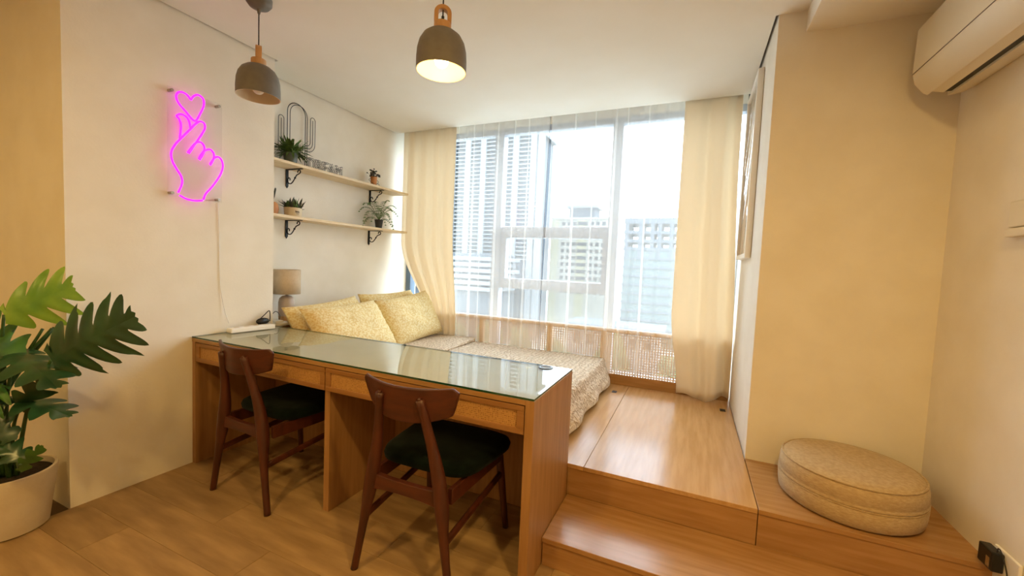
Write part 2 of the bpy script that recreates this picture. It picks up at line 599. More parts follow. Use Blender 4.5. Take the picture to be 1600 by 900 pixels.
be = thing('bench', 'low oak bench box in the corner carrying the pouf', 'bench', (0.66, YPL, 0))
loc(MB().box(XR, XW, YPL + 0.006, YF, 0, ZP - 0.02), be).build('front_panel', M['oak'], be)
loc(MB().box(XR - 0.001, XW, YPL, YF, ZP - 0.02, ZP), be).build('top_panel', M['oak'], be, bevel=0.002)

st = thing('step', 'single oak step running along the front of the platform', 'step', (0.25, YST, 0))
loc(MB().box(XD + 0.004, XW, YST + 0.008, YPL + 0.004, 0.001, ZST - 0.02), st).build('riser', M['oak'], st)
loc(MB().box(XD + 0.002, XW, YST, YPL + 0.004, ZST - 0.02, ZST), st).build('tread', M['oak'], st, bevel=0.002)

# cane screen along the window foot
cs = thing('cane_screen', 'low woven cane screen along the foot of the window', 'screen', (-1.28, 3.47, ZP))
SX0, SX1 = -2.83, XR - 0.01
loc(MB().box(SX0, SX1, 3.455, 3.485, ZP + 0.0005, 0.365), cs).build('base_board', M['oak'], cs, bevel=0.002)
loc(MB().box(SX0, SX1, 3.455, 3.49, 0.715, 0.745), cs).build('top_rail', M['canew'], cs, bevel=0.003)
for px_ in (SX0 + 0.02, -1.83, -1.14, -0.66, SX1 - 0.02):
    loc(MB().box(px_ - 0.022, px_ + 0.022, 3.457, 3.484, 0.365, 0.715), cs).build('post', M['canew'], cs)
b = MB()
x = SX0
while x < SX1:
    b.box(x, x + 0.0105, 3.4665, 3.4685, 0.365, 0.715); x += 0.021
z = 0.37
while z < 0.715:
    b.box(SX0, SX1, 3.4690, 3.4705, z, z + 0.0105); z += 0.021
tag(loc(b, cs).build('cane_webbing', M['canew'], cs), kind='stuff')

# ------------------------------------------------------------------ curtains
rail = thing('curtain_rail', 'black curtain rail tucked behind the ceiling edge', 'curtain rail', (-1.28, 3.47, 2.60))
loc(MB().box(XL + 0.01, XR - 0.006, 3.458, 3.478, 2.585, 2.612), rail).build('track', M['black'], rail)
for ex in (XR - 0.012,):
    loc(MB().box(ex - 0.008, ex + 0.004, 3.45, 3.486, 2.50, 2.612), rail).build('end_stop', M['black'], rail)


def drape(fx, ztop, zbot, folds, amp, y0, phase=0.0, nu=120, nv=40, jitter=0.35, bottom=None):
    """hanging cloth: fx(u, v) gives x; folds swing in y"""
    b = MB()
    def fn(u, v):
        z = ztop + (zbot - ztop) * v
        uu = u + 0.018 * math.sin(7 * u + phase) * jitter * 3
        a = amp * (0.55 + 0.45 * v) * (0.75 + 0.25 * math.sin(5.1 * u + 2 * phase))
        yy = y0 + a * math.sin(2 * PI * folds * uu + phase + 0.5 * v * math.sin(4 * u)) + 0.3 * a * math.sin(4 * PI * folds * uu + 1.3 + phase)
        if bottom:
            yy, z = bottom(u, v, yy, z)
        return (fx(u, v), yy, z)
    return b.grid(nu, nv, fn)


def sstep(a, b_, x):
    t = max(0, min(1, (x - a) / (b_ - a)))
    return t * t * (3 - 2 * t)


# left curtain: gathered towards the right as it drops behind the pillows
def botl(u, v, yy, z):
    return yy - 0.022 * v, z
def fxl(u, v):
    z = 2.57 + (0.50 - 2.57) * v
    left = -2.80 + 0.40 * sstep(1.45, 0.55, z)
    right = -2.165 + 0.07 * sstep(1.6, 0.6, z)
    return left + (right - left) * u
cl = drape(fxl, 2.57, 0.50, 4.5, 0.026, 3.431, 0.4, bottom=botl).build('curtain', M['curtain'], None, smooth=True, solid=0.003)
tag(cl, 'long cream curtain at the left of the window, drawn in behind the pillows', 'curtain', 'cream curtains')

def fxr(u, v):
    left = -0.137 + 0.07 * sstep(0.72, 1.0, v)
    right = 0.252 + 0.045 * sstep(0.2, 0.9, v)
    return left + (right - left) * u
def botr(u, v, yy, z):
    k = sstep(0.80, 1.0, v)
    yy -= 0.035 * sstep(0, 0.4, v) + 0.06 * k * (0.5 + 0.5 * math.sin(5.5 * u - 0.6))
    if v > 0.97:
        z = max(z, ZP + 0.002)
    return yy, z + 0.02 * k * math.sin(9 * u)
cr = drape(fxr, 2.57, ZP + 0.022, 2.1, 0.034, 3.433, 1.9, bottom=botr).build('curtain', M['curtain'], None, smooth=True, solid=0.003)
tag(cr, 'long cream curtain at the right of the window, hem trailing on the oak platform', 'curtain', 'cream curtains')


def sheer(x0, x1, phase, label, folds):
    r = thing('sheer_curtain', label, 'sheer curtain', ((x0 + x1) / 2, 3.44, 0.37), 0, 'white sheer curtains')
    def f(u, v):
        return x0 + (x1 - x0) * u + 0.015 * math.sin(9 * u + 3 * v + phase)
    def bt(u, v, yy, z):
        return yy, z + 0.012 * sstep(0.8, 1, v) * math.sin(8 * u + phase)
    loc(drape(f, 2.585, 0.41, folds, 0.007, 3.442, phase, 160, 30, bottom=bt), r).build('cloth', M['sheer'], r, smooth=True)
    def fh(u, v):
        return f(u, 1.0)
    loc(drape(f, 0.41, 0.365, folds, 0.008, 3.4415, phase, 160, 3, bottom=lambda u, v, yy, z: (yy, z + 0.012 * math.sin(8 * u + phase))), r).build('hem', M['hem'], r, smooth=True)
    for xe in (x0, x1):
        u = 0.0 if xe == x0 else 1.0
        pts = []
        for i in range(31):
            v = i / 30
            pts.append((f(u, v), 3.4365, 2.585 + (0.37 - 2.585) * v))
        loc(MB().tube(pts, 0.0016, 5), r).build('side_seam', M['sheer_line'] if u == 1.0 and x1 < -1 else M['hem'], r)
    # gathered pleats seen as denser upright folds
    rr = random.Random(int(phase * 10) + 3)
    for k in range(5):
        xc = x0 + (x1 - x0) * (0.12 + 0.76 * (k + rr.random() * 0.6) / 5)
        wv = 0.012 + 0.02 * rr.random()
        dx = 0.03 * (rr.random() - 0.5)
        bb = MB()
        bb.grid(24, 5, lambda u, v: (xc + dx * u + (v - 0.5) * wv * (0.6 + 0.6 * u), 3.434 - 0.006 * math.sin(PI * v) + 0.003 * math.sin(6 * u + k), 2.585 + (0.375 - 2.585) * u))
        loc(bb, r).build('pleat', M['pleat'], r, smooth=True)
    return r
sheer(-2.15, -1.222, 0.3, 'white sheer curtain over the left half of the window, dark seam down its right edge', 9)
sheer(-1.215, -0.10, 1.7, 'white sheer curtain over the right half of the window, next to the right cream curtain', 10)

# ------------------------------------------------------------------ desk
dk = thing('desk', 'long oak desk with three panel legs and cane-front drawers', 'desk', ((XP + XD) / 2, (YD0 + YPL) / 2, 0))
DT = 0.742
loc(MB().box(XP + 0.002, XD - 0.036, YD0, YPL - 0.003, DT - 0.021, DT - 0.001), dk).build('top', M['oak'], dk, bevel=0.0015)
loc(MB().box(XP + 0.002, XD - 0.001, YD0 + 0.001, YPL - 0.004, DT - 0.0009, DT + 0.0008), dk).build('top_laminate', M['laminate'], dk)
loc(MB().box(XD - 0.036, XD, YD0, YPL - 0.003, 0.001, DT), dk).build('side_panel', M['oakz'], dk, bevel=0.0015)
loc(MB().box(XP + 0.002, XP + 0.03, YD0 + 0.002, YPL - 0.003, 0.001, DT - 0.021), dk).build('side_panel', M['oakz'], dk)
loc(MB().box(-1.590, -1.556, YD0 + 0.02, YPL - 0.02, 0.001, 0.60), dk).build('side_panel', M['oakz'], dk, bevel=0.0015)
loc(MB().box(XP + 0.03, XD - 0.036, YPL - 0.022, YPL - 0.004, 0.001, DT - 0.022), dk).build('back_panel', M['oakz'], dk)
loc(MB().box(XP + 0.03, XD - 0.036, YD0 + 0.02, YPL - 0.022, 0.603, 0.615), dk).build('drawer_shelf', M['oak'], dk)
for x0, x1 in ((XP + 0.034, -1.576), (-1.570, XD - 0.040)):
    # drawer front: a frame around a recessed cane inset
    z0, z1 = 0.606, 0.717
    fr = MB()
    fw = 0.03
    fr.box(x0, x1, YD0 + 0.003, YD0 + 0.022, z0, z0 + 0.022)
    fr.box(x0, x1, YD0 + 0.003, YD0 + 0.022, z1 - 0.022, z1)
    fr.box(x0, x0 + fw, YD0 + 0.003, YD0 + 0.022, z0 + 0.022, z1 - 0.022)
    fr.box(x1 - fw, x1, YD0 + 0.003, YD0 + 0.022, z0 + 0.022, z1 - 0.022)
    d = loc(fr, dk).build('drawer', M['oakd'], dk, bevel=0.002)
    loc(MB().box(x0 + fw - 0.004, x1 - fw + 0.004, YD0 + 0.011, YD0 + 0.017, z0 + 0.018, z1 - 0.018), dk).build('cane_inset', M['cane'], d)

gt = MB()
gx0, gx1, gy0, gy1 = XP + 0.004, XD - 0.001, YD0 - 0.001, YPL - 0.004
z0, z1 = DT + 0.0012, DT + 0.0092
gt.add([(gx0, gy0, z1), (gx1, gy0, z1), (gx1, gy1, z1), (gx0, gy1, z1)], [(0, 1, 2, 3)])
gt.cur = 1
gt.add([(gx0, gy0, z0), (gx1, gy0, z0), (gx1, gy1, z0), (gx0, gy1, z0), (gx0, gy0, z1), (gx1, gy0, z1), (gx1, gy1, z1), (gx0, gy1, z1)],
       [(0, 1, 5, 4), (1, 2, 6, 5), (2, 3, 7, 6), (3, 0, 4, 7)])
go = gt.build('glass_tabletop', [M['tglass'], M['gedge']], recalc=False)
tag(go, 'clear glass sheet with a green edge covering the long desk', 'glass top')
gm = thing('cable_grommet', 'round steel cable grommet near the right end of the glass', 'grommet', (-0.628, 1.868, ZD))
MB().lathe([(0.024, 0.0), (0.036, 0.0), (0.036, 0.003), (0.030, 0.005), (0.024, 0.004), (0.024, 0.0)], 28).build('rim', M['gunmetal'], gm, smooth='auto')
MB().lathe([(0.0235, 0.0008), (0.0235, 0.002)], 24, cap0=True, cap1=True).build('cap', M['grey'], gm)


# ------------------------------------------------------------------ dining chairs
def bez(pts, k=8):
    return smooth_path(pts, k)


def make_chair(label):
    r = thing('dining_chair', label, 'chair', (0, 0, 0), 0, 'wooden chairs at the desk')
    # seat cushion
    b = MB()
    def seat(u, v):
        a = 2 * PI * u
        n = 5.0
        ca, sa = math.cos(a), math.sin(a)
        rx = 0.236 * (abs(ca) ** (2 / n)) * (1 if ca >= 0 else -1)
        ry = 0.205 * (abs(sa) ** (2 / n)) * (1 if sa >= 0 else -1)
        rx *= 1 + 0.10 * ry / 0.205
        prof = [(0.0, 0.405), (0.90, 0.405), (1.0, 0.418), (1.015, 0.435), (0.985, 0.452), (0.90, 0.462), (0.6, 0.470), (0.0, 0.472)]
        q = v * (len(prof) - 1)
        i = min(int(q), len(prof) - 2)
        t = q - i
        s = prof[i][0] * (1 - t) + prof[i + 1][0] * t
        z = prof[i][1] * (1 - t) + prof[i + 1][1] * t
        return (rx * s, 0.035 + ry * s, z)
    b.grid(49, 22, seat).build('seat', M['velvet'], r, smooth=True)
    # seat frame under the cushion: side boards, front board
    for s in (-1, 1):
        MB().add([(s * 0.165, -0.215, 0.345), (s * 0.185, -0.215, 0.345), (s * 0.205, 0.20, 0.345), (s * 0.185, 0.20, 0.345),
                  (s * 0.165, -0.215, 0.405), (s * 0.185, -0.215, 0.405), (s * 0.205, 0.20, 0.405), (s * 0.185, 0.20, 0.405)],
                 [(0, 1, 2, 3), (4, 5, 6, 7), (0, 1, 5, 4), (1, 2, 6, 5), (2, 3, 7, 6), (3, 0, 4, 7)]).build('side_rail', M['dark_wood'], r, bevel=0.003)
    MB().box(-0.19, 0.19, 0.185, 0.205, 0.345, 0.405).build('front_rail', M['dark_wood'], r, bevel=0.003)
    # bowed cross rail between the rear legs
    b = MB()
    def xr(u, v):
        x = -0.155 + 0.31 * u
        zz = 0.358 + 0.052 * (v if v <= 1 else 0) + 0.006 * (1 - (2 * u - 1) ** 2) * (1 if v > 0.5 else -1) * 0.6
        return x, zz
    P = []
    N = 9
    for i in range(N):
        u = i / (N - 1)
        x = -0.158 + 0.316 * u
        e = abs(2 * u - 1) ** 3
        P.append((x, 0.356 - 0.012 * e, 0.404 + 0.008 * e))
    vs = []
    for x, za, zb in P:
        vs += [(x, -0.262, za), (x, -0.238, za), (x, -0.238, zb), (x, -0.262, zb)]
    fs = []
    for i in range(N - 1):
        for j in range(4):
            fs.append((i * 4 + j, i * 4 + (j + 1) % 4, (i + 1) * 4 + (j + 1) % 4, (i + 1) * 4 + j))
    fs += [(0, 1, 2, 3), ((N - 1) * 4, (N - 1) * 4 + 3, (N - 1) * 4 + 2, (N - 1) * 4 + 1)]
    MB().add(vs, fs).build('rear_rail', M['dark_woodx'], r, bevel=0.003)
    for s in (-1, 1):
        p = bez([(s * 0.224, -0.268, 0.0), (s * 0.188, -0.262, 0.20), (s * 0.158, -0.252, 0.395), (s * 0.128, -0.262, 0.55), (s * 0.088, -0.300, 0.752)], 7)
        n = len(p)
        rad = []
        for i in range(n):
            z = p[i].z
            rad.append(0.0150 + 0.0115 * math.exp(-((z - 0.40) / 0.16) ** 2) + 0.002 * (1 if z > 0.3 else 0))
        MB().tube(p, rad, 10).build('leg', M['dark_wood'], r, smooth=True)
        p = bez([(s * 0.182, 0.195, 0.405), (s * 0.200, 0.218, 0.20), (s * 0.216, 0.240, 0.0)], 6)
        rad = [0.021 - 0.008 * i / (len(p) - 1) for i in range(len(p))]
        MB().tube(p, rad, 10).build('leg', M['dark_wood'], r, smooth=True)
        MB().tube([(s * 0.186, -0.258, 0.225), (s * 0.196, 0.205, 0.275)], 0.011, 8, flat=1.5).build('stretcher', M['dark_wood'], r, smooth='auto')
    # curved backrest board, ends coming forward, wider at the top
    b = MB()
    def back(u, v, off):
        q = 2 * u - 1
        halfw = 0.182 + 0.033 * v ** 0.8
        cor = 0.0
        x = q * halfw
        zt = 0.788 + 0.010 * q * q - 0.020 * sstep(0.93, 1.0, abs(q))
        zb = 0.655 + 0.030 * abs(q) ** 2.4
        yy = -0.298 + 0.062 * q * q - 0.012 * v + off
        return (x, yy, zb + (zt - zb) * v)
    nu, nv = 25, 9
    for off in (0.0, 0.016):
        b.grid(nu, nv, lambda u, v: back(u, v, off))
    G = nu * nv
    fs = []
    for i in range(nu - 1):
        for j in (0, nv - 1):
            a = i * nv + j; c = (i + 1) * nv + j
            fs.append((a, c, c + G, a + G))
    for j in range(nv - 1):
        for i in (0, nu - 1):
            a = i * nv + j
            fs.append((a, a + 1, a + 1 + G, a + G))
    b.f += fs; b.mi += [0] * len(fs)
    b.build('backrest', M['dark_woodx'], r, smooth='auto', bevel=0.005, seg=3)
    for s in (-1, 1):
        MB().sphere((s * 0.088, -0.302, 0.752), 0.0085, 6, 8).build('screw_plug', M['dark_wood'], r, smooth=True)
    return r


ch = make_chair('reddish brown wooden chair nearest the camera, pushed under the right half of the desk')
ch.location = (-0.952, 1.475, 0.0); ch.rotation_euler.z = math.radians(1)
c2 = copy_tree(ch)
c2.location = (-2.0, 1.545, 0.0); c2.rotation_euler.z = math.radians(-2)
c2['label'] = 'reddish brown wooden chair at the left half of the desk, nearest the wall'

# ------------------------------------------------------------------ pendant lamps
def make_pendant(x, y, zb, rot, label, lit):
    r = thing('pendant_lamp', label, 'pendant lamp', (x, y, zb), rot, 'pendant lamps over the desk')
    R = 0.10
    out = [(R, 0.0), (R * 1.0, 0.045), (R * 0.975, 0.08), (R * 0.90, 0.110), (R * 0.76, 0.134), (R * 0.56, 0.150), (R * 0.36, 0.157), (0.012, 0.158)]
    inn = [(q - 0.003 if q > 0.02 else q, z - 0.003 if z > 0.01 else z) for q, z in out]
    sh = MB(); sh.lathe(out, 48)
    sh = sh.build('shade', M['grey'], r, smooth=True)
    MB().lathe(inn + [], 48).build('lining', M['white_in'], sh, smooth=True)
    MB().lathe([(R, 0.0), (R - 0.003, 0.0)], 48).build('rim', M['white_in'], sh, smooth=True)
    # wooden neck: a turned collar and a flat bow with a slot
    MB().lathe([(0.012, 0.152), (0.034, 0.152), (0.034, 0.188), (0.012, 0.188)], 32).build('wood_collar', M['bam'], r, smooth='auto', bevel=0.002)
    arch = []
    for i in range(17):
        a = PI * i / 16
        arch.append((0.026 * math.cos(a), 0, 0.224 + 0.024 * math.sin(a)))
    arch = [(0.026, 0, 0.188)] + arch + [(-0.026, 0, 0.188)]
    b = MB()
    vs = []
    for i, p in enumerate(arch):
        k = 1.0
        cx, cz = 0.0, 0.224
        dx = (p[0]) ; dz = max(p[2] - cz, 0)
        L = math.hypot(dx, dz) or 1
        nx, nz_ = dx / L, dz / L
        for o_, yy in ((0.008, -0.014), (0.008, 0.014), (-0.008, 0.014), (-0.008, -0.014)):
            vs.append((p[0] + nx * o_, yy, p[2] + nz_ * o_))
    fs = []
    n = len(arch)
    for i in range(n - 1):
        for j in range(4):
            fs.append((i * 4 + j, i * 4 + (j + 1) % 4, (i + 1) * 4 + (j + 1) % 4, (i + 1) * 4 + j))
    b.add(vs, fs).build('wood_bow', M['bam'], r, smooth='auto', bevel=0.002)
    MB().tube([(0, 0, 0.188), (0, 0, 0.215)], 0.006, 10).build('cord_grip', M['black'], r)
    top = ZC - zb
    MB().tube([(0, 0, 0.2), (0, 0, top - 0.03)], 0.0028, 8).build('cord', M['ink'], r)
    MB().lathe([(0.006, top - 0.075), (0.010, top - 0.055), (0.045, top - 0.042), (0.058, top - 0.025), (0.060, top - 0.0005)], 36, cap0=True, cap1=True).build('canopy', M['grey'], r, smooth='auto')
    # socket and bulb
    MB().lathe([(0.019, 0.095), (0.019, 0.154)], 20, cap0=True).build('socket', M['black'] if not lit else M['white_in'], r)
    bl = MB()
    bl.lathe([(0.001, 0.016), (0.014, 0.018), (0.024, 0.028), (0.029, 0.043), (0.027, 0.060), (0.019, 0.080), (0.014, 0.096)], 24, cap0=True)
    bl.build('bulb', M['bulb'] if lit else M['bulb_off'], r, smooth=True)
    if lit:
        lamp('bulb_light', 'POINT', (x, y, zb + 0.03), 1.6, (1.0, 0.72, 0.22), 0.03)
    return r


make_pendant(-0.98, 1.42, 2.008, 0.60, 'lit grey dome pendant lamp with wooden neck, right of the two', True)
make_pendant(-2.093, 1.42, 2.044, 2.545, 'unlit grey dome pendant lamp, nearer the left wall', False)

# ------------------------------------------------------------------ neon sign
ns = thing('neon_sign', 'pink neon finger-heart hand sign on a clear panel on the wall', 'neon sign', (-2.60, 1.41, 1.54))
loc(MB().box(-2.605, -2.600, 1.270, 1.545, 1.536, 2.112), ns).build('acrylic_panel', M['acrylic'], ns, bevel=0.001)
for yy in (1.290, 1.527):
    for zz in (1.553, 2.095):
        b = MB()
        b.tube([(XP + 0.001, yy, zz), (-2.594, yy, zz)], 0.008, 12)
        loc(b, ns).build('standoff', M['steel'], ns, smooth='auto')
def npx(l):
    return [on_x(240 + a / 4.283, 120 + c / 4.283, -2.590) for a, c in l]
strokes = [
    [(250, 155), (225, 122), (190, 102), (160, 108), (152, 140), (172, 182), (215, 232), (275, 295), (310, 250), (335, 195), (332, 150), (300, 122), (268, 130), (250, 155)],
    [(175, 412), (181, 365), (183, 320), (171, 282), (155, 262), (180, 250), (212, 262), (237, 295), (246, 342)],
    [(236, 512), (272, 458), (318, 392), (343, 345), (338, 312), (312, 299), (285, 312), (240, 357), (182, 413), (140, 460), (118, 508), (125, 562), (155, 618), (185, 668), (190, 715), (165, 775)],
    [(228, 508), (258, 468), (288, 440), (318, 440), (339, 468), (336, 505), (308, 556)],
    [(302, 550), (322, 515), (350, 490), (382, 488), (403, 518), (400, 552), (380, 592)],
    [(378, 585), (398, 553), (418, 538), (440, 540), (460, 570), (462, 612), (440, 668), (392, 735), (348, 785), (334, 822)],
    [(175, 793), (215, 815), (268, 828), (328, 828)],
]
for l in strokes:
    p = smooth_path(npx(l), 6)
    r_ = ns.location
    MB().tube([q - Vector(r_) for q in p], 0.0054, 8).build('neon_tube', M['neon'], ns, smooth=True)
cord = smooth_path([on_x(341, 317, XP + 0.006), on_x(343, 380, XP + 0.005), on_x(344, 440, XP + 0.005), on_x(350, 480, XP + 0.012), on_x(358, 505, XP + 0.03)], 8)
MB().tube([q - Vector(ns.location) for q in cord], 0.0022, 6).build('cord', M['white'], ns, smooth=True)

# ------------------------------------------------------------------ desk clutter
ps = thing('power_strip', 'white power strip lying on the glass by the left wall', 'power strip', (-2.555, 1.70, ZD + 0.001), math.radians(-6))
MB().box(-0.03, 0.03, -0.135, 0.135, 0.001, 0.030).build('body', M['white'], ps, bevel=0.006)
for k in range(4):
    MB().lathe([(0.016, 0.0302), (0.016, 0.0308)], 16, c=(0, -0.09 + 0.06 * k, 0), cap1=True, cap0=True).build('outlet', M['cream'], ps)
ad = thing('cable_adapter', 'small black adapter with a looped cord behind the power strip', 'adapter', (-2.595, 1.81, ZD + 0.001))
MB().sphere((0, -0.01, 0.046), 0.03, 8, 12, (0.7, 1.5, 0.75)).build('body', M['black'], ad, smooth=True)
MB().tube(smooth_path([(0, -0.045, 0.05), (0.0, 0.0, 0.085), (0.0, 0.035, 0.112), (0, 0.042, 0.075), (0, 0.04, 0.04)], 6), 0.0032, 6).build('cord', M['black'], ad, smooth=True)
MB().box(-0.02, 0.02, -0.03, 0.03, 0.0005, 0.028).build('plug_block', M['black'], ad, bevel=0.003)

# white cables hanging below the desk
wc = thing('hanging_cable', 'white cable hanging below the desk behind the left chair', 'cable', (-2.2, 1.86, 0.3))
pts = smooth_path([(-2.42, 1.885, 0.58), (-2.38, 1.87, 0.45), (-2.30, 1.84, 0.34), (-2.18, 1.82, 0.31), (-2.02, 1.84, 0.36), (-1.86, 1.87, 0.55)], 8)
MB().tube([q - Vector(wc.location) for q in pts], 0.004, 6).build('cord', M['white'], wc, smooth=True)

# ------------------------------------------------------------------ bed
BX0, BX1, BY0, BY1, BZ = -2.60, -0.655, 1.965, 3.385, 0.50
bd = thing('bed', 'low bed with an oak headboard behind the long desk', 'bed', (-1.6, 2.67, ZP))
loc(MB().box(BX0, BX1 + 0.02, BY0 + 0.03, BY1 - 0.02, ZP + 0.001, BZ - 0.03), bd).build('mattress', M['mattress'], bd, bevel=0.04, seg=4)
loc(MB().box(-2.645, -2.61, 1.95, BY1, ZP + 0.001, 0.715), bd).build('headboard', M['oak'], bd, bevel=0.004)

# quilt: a soft box shell with a flared hem at the foot
def quilt_shell():
    b = MB()
    nx, ny = 90, 80
    X0, X1, Y0, Y1 = BX0 + 0.02, BX1 + 0.03, BY0, BY1 + 0.012
    drop = BZ - (ZP + 0.012)
    Lx = (X1 - X0) + drop
    Ly = (Y1 - Y0) + 2 * drop
    def fn(u, v):
        sx = u * Lx
        sy = v * Ly - drop
        dx = max(0.0, sx - (X1 - X0)); x = X0 + min(sx, X1 - X0)
        dy = 0.0
        if sy < 0: dy = -sy; yy = Y0
        elif sy > (Y1 - Y0): dy = sy - (Y1 - Y0); yy = Y1
        else: yy = Y0 + sy
        rr = 0.035
        d = max(dx, dy)
        def bend(q):
            # rounded edge
            if q <= 0: return 0.0, 0.0
            a = min(q / rr, PI / 2)
            return rr * math.sin(a) + 0.0, rr * (1 - math.cos(a)) + max(0, q - rr * PI / 2)
        ox, zx = bend(dx)
        oy, zy = bend(dy)
        z = BZ - max(zx, zy)
        x -= rr if dx > 0 else rr * sstep(X1 - 0.1, X1, x)
        fl_ = sstep(0.06, drop, dx)
        x += ox + 0.055 * fl_ + 0.012 * fl_ * math.sin(14 * yy)
        yo = (oy - rr) if dy > 0 else 0
        if sy < 0: yy -= yo
        elif dy > 0: yy += yo
        if sy < 0.05 and sy >= 0: yy += 0
        z += 0.004 * math.sin(9 * x + 2 * yy) * math.sin(7 * yy) if d == 0 else 0
        if dx > 0 and dy > 0:
            z = BZ - max(zx, zy)
        return (x, yy, max(z, ZP + 0.004))
    return b.grid(nx, ny, fn)
q = thing('quilt', 'beige quilted bedspread covering the bed and hanging over its foot', 'quilt', (-1.6, 2.67, BZ))
loc(quilt_shell(), q).build('bedspread', M['quilt'], q, smooth=True)
# turned-back upper end
b = MB()
FX = -1.86
def foldf(u, v):
    # u along y, v across x with a rolled front edge
    yy = BY0 + 0.01 + (BY1 - BY0) * u
    if v < 0.75:
        x = -2.50 + (FX + 2.50) * (v / 0.75); z = BZ + 0.026 + 0.004 * math.sin(8 * x + 5 * yy)
    else:
        a = PI * (v - 0.75) / 0.25
        x = FX + 0.013 * math.sin(a) * 1.3; z = BZ + 0.013 + 0.013 * math.cos(a)
    return (x + 0.02 * math.sin(3 * yy), yy, z)
loc(b.grid(50, 40, foldf), q).build('turned_back_end', M['quilt'], q, smooth=True, solid=0.004)


def make_pillow(label):
    r = thing('pillow', label, 'pillow', (0, 0, 0), 0, 'yellow pillows on the bed')
    b = MB()
    N = 26
    W, H, T = 0.36, 0.225, 0.085
    def face(sg):
        def fn(u, v):
            a, c = 2 * u - 1, 2 * v - 1
            pr = max(0.0, (1 - a ** 4) * (1 - c ** 4)) ** 0.55
            x = a * W * (1 - 0.07 * (1 - a * a) * 0 - 0.05 * (1 - c * c) * abs(a))
            y_ = c * H * (1 - 0.08 * (1 - a * a) * abs(c))
            wr = 0.006 * math.sin(9 * a + 4 * c) * math.sin(5 * c - 3 * a) * (1 - abs(a) ** 3)
            crk = 0.010 * math.exp(-((abs(a) - 0.9) / 0.12) ** 2) * math.sin(20 * c) * (1 - c ** 8)
            return (x, y_, sg * (T * pr + 0.004) + (wr + crk * 0.4) * pr ** 0.3)
        return fn
    b.grid(N, N, face(1)); b.grid(N, N, face(-1))
    G = N * N
    fs = []
    for i in range(N - 1):
        fs += [(i * N, (i + 1) * N, (i + 1) * N + G, i * N + G), (i * N + N - 1, (i + 1) * N + N - 1, (i + 1) * N + N - 1 + G, i * N + N - 1 + G)]
        fs += [(i, i + 1, i + 1 + G, i + G), ((N - 1) * N + i, (N - 1) * N + i + 1, (N - 1) * N + i + 1 + G, (N - 1) * N + i + G)]
    b.f += fs; b.mi += [0] * len(fs)
    b.build('cover', M['pillow'], r, smooth=True)
    pts = []
    b2 = MB()
    edge = [(-W, -H), (W, -H), (W, H), (-W, H)]
    return r


def set_pillow(o, mid_bottom, mid_top, along, label):
    """local x along the bed width (world y), local y from bottom edge up to top edge"""
    mb, mt_ = Vector(mid_bottom), Vector(mid_top)
    upv = (mt_ - mb).normalized()
    al = Vector(along).normalized()
    nrm = al.cross(upv).normalized()
    al = upv.cross(nrm).normalized()
    mm = Matrix.Identity(4)
    c = (mb + mt_) / 2
    for i in range(3):
        mm[i][0] = al[i]; mm[i][1] = upv[i]; mm[i][2] = nrm[i]; mm[i][3] = c[i]
    o.matrix_world = mm
    o['label'] = label


p1 = make_pillow('x')
set_pillow(p1, (-2.235, 3.04, 0.537), (-2.42, 3.01, 0.905), (0.04, 1, -0.02), 'yellow leaf-print pillow propped in front at the window side of the bed')
p2 = copy_tree(p1)
set_pillow(p2, (-2.435, 3.035, 0.56), (-2.615, 3.03, 0.912), (0, 1, 0), 'yellow leaf-print pillow mostly hidden behind the one at the window side')
p3 = copy_tree(p1)
set_pillow(p3, (-2.20, 2.325, 0.537), (-2.44, 2.315, 0.870), (0.0, 1, 0.0), 'yellow leaf-print pillow in front nearest the desk and lamp')
p4 = copy_tree(p1)
set_pillow(p4, (-2.425, 2.33, 0.545), (-2.60, 2.30, 0.858), (0, 1, -0.06), 'yellow leaf-print pillow behind the front one nearest the lamp')

# bedside shelf and table lamp
bs = thing('bedside_shelf', 'small white bedside shelf under the table lamp', 'shelf', (-2.77, 2.08, 0.74))
loc(MB().box(XL + 0.002, -2.66, 1.93, 2.24, 0.735, 0.757), bs).build('top', M['white'], bs, bevel=0.006)
loc(MB().box(XL + 0.002, -2.70, 1.95, 2.22, 0.60, 0.735), bs).build('box', M['oak'], bs)
tl = thing('table_lamp', 'taupe table lamp with a drum shade in the alcove by the bed', 'table lamp', (-2.755, 2.095, 0.7575))
LR = 0.092
MB().lathe([(LR, 0.198), (LR, 0.378)], 40).build('shade', M['shade'], tl, smooth=True, solid=0.002)
MB().lathe([(0.030, 0.001), (0.052, 0.003), (0.054, 0.035)], 32, cap0=True).build('wood_foot', M['bam'], tl, smooth='auto')
MB().lathe([(0.054, 0.035), (0.055, 0.08), (0.055, 0.135), (0.048, 0.165), (0.030, 0.182), (0.012, 0.188)], 36, cap1=True).build('base', M['ceramic'], tl, smooth=True)
MB().tube([(0, 0, 0.186), (0, 0, 0.26)], 0.009, 12).build('stem', M['wire'], tl)
MB().sphere((0, 0, 0.29), 0.028, 8, 12, (1, 1, 1.2)).build('bulb', M['bulb_off'], tl, smooth=True)
pk = thing('charger', 'small white charger with a dark cord on the bedside shelf', 'charger', (-2.69, 1.975, 0.7575))
MB().box(-0.025, 0.025, -0.03, 0.03, 0.0005, 0.018).build('body', M['white'], pk, bevel=0.004)
MB().tube(smooth_path([(-0.02, 0.03, 0.012), (-0.03, 0.04, 0.05), (-0.05, 0.02, 0.075), (-0.07, -0.01, 0.03), (-0.08, 0.0, 0.006)], 5), 0.0025, 6).build('cord', M['wire'], pk, smooth=True)

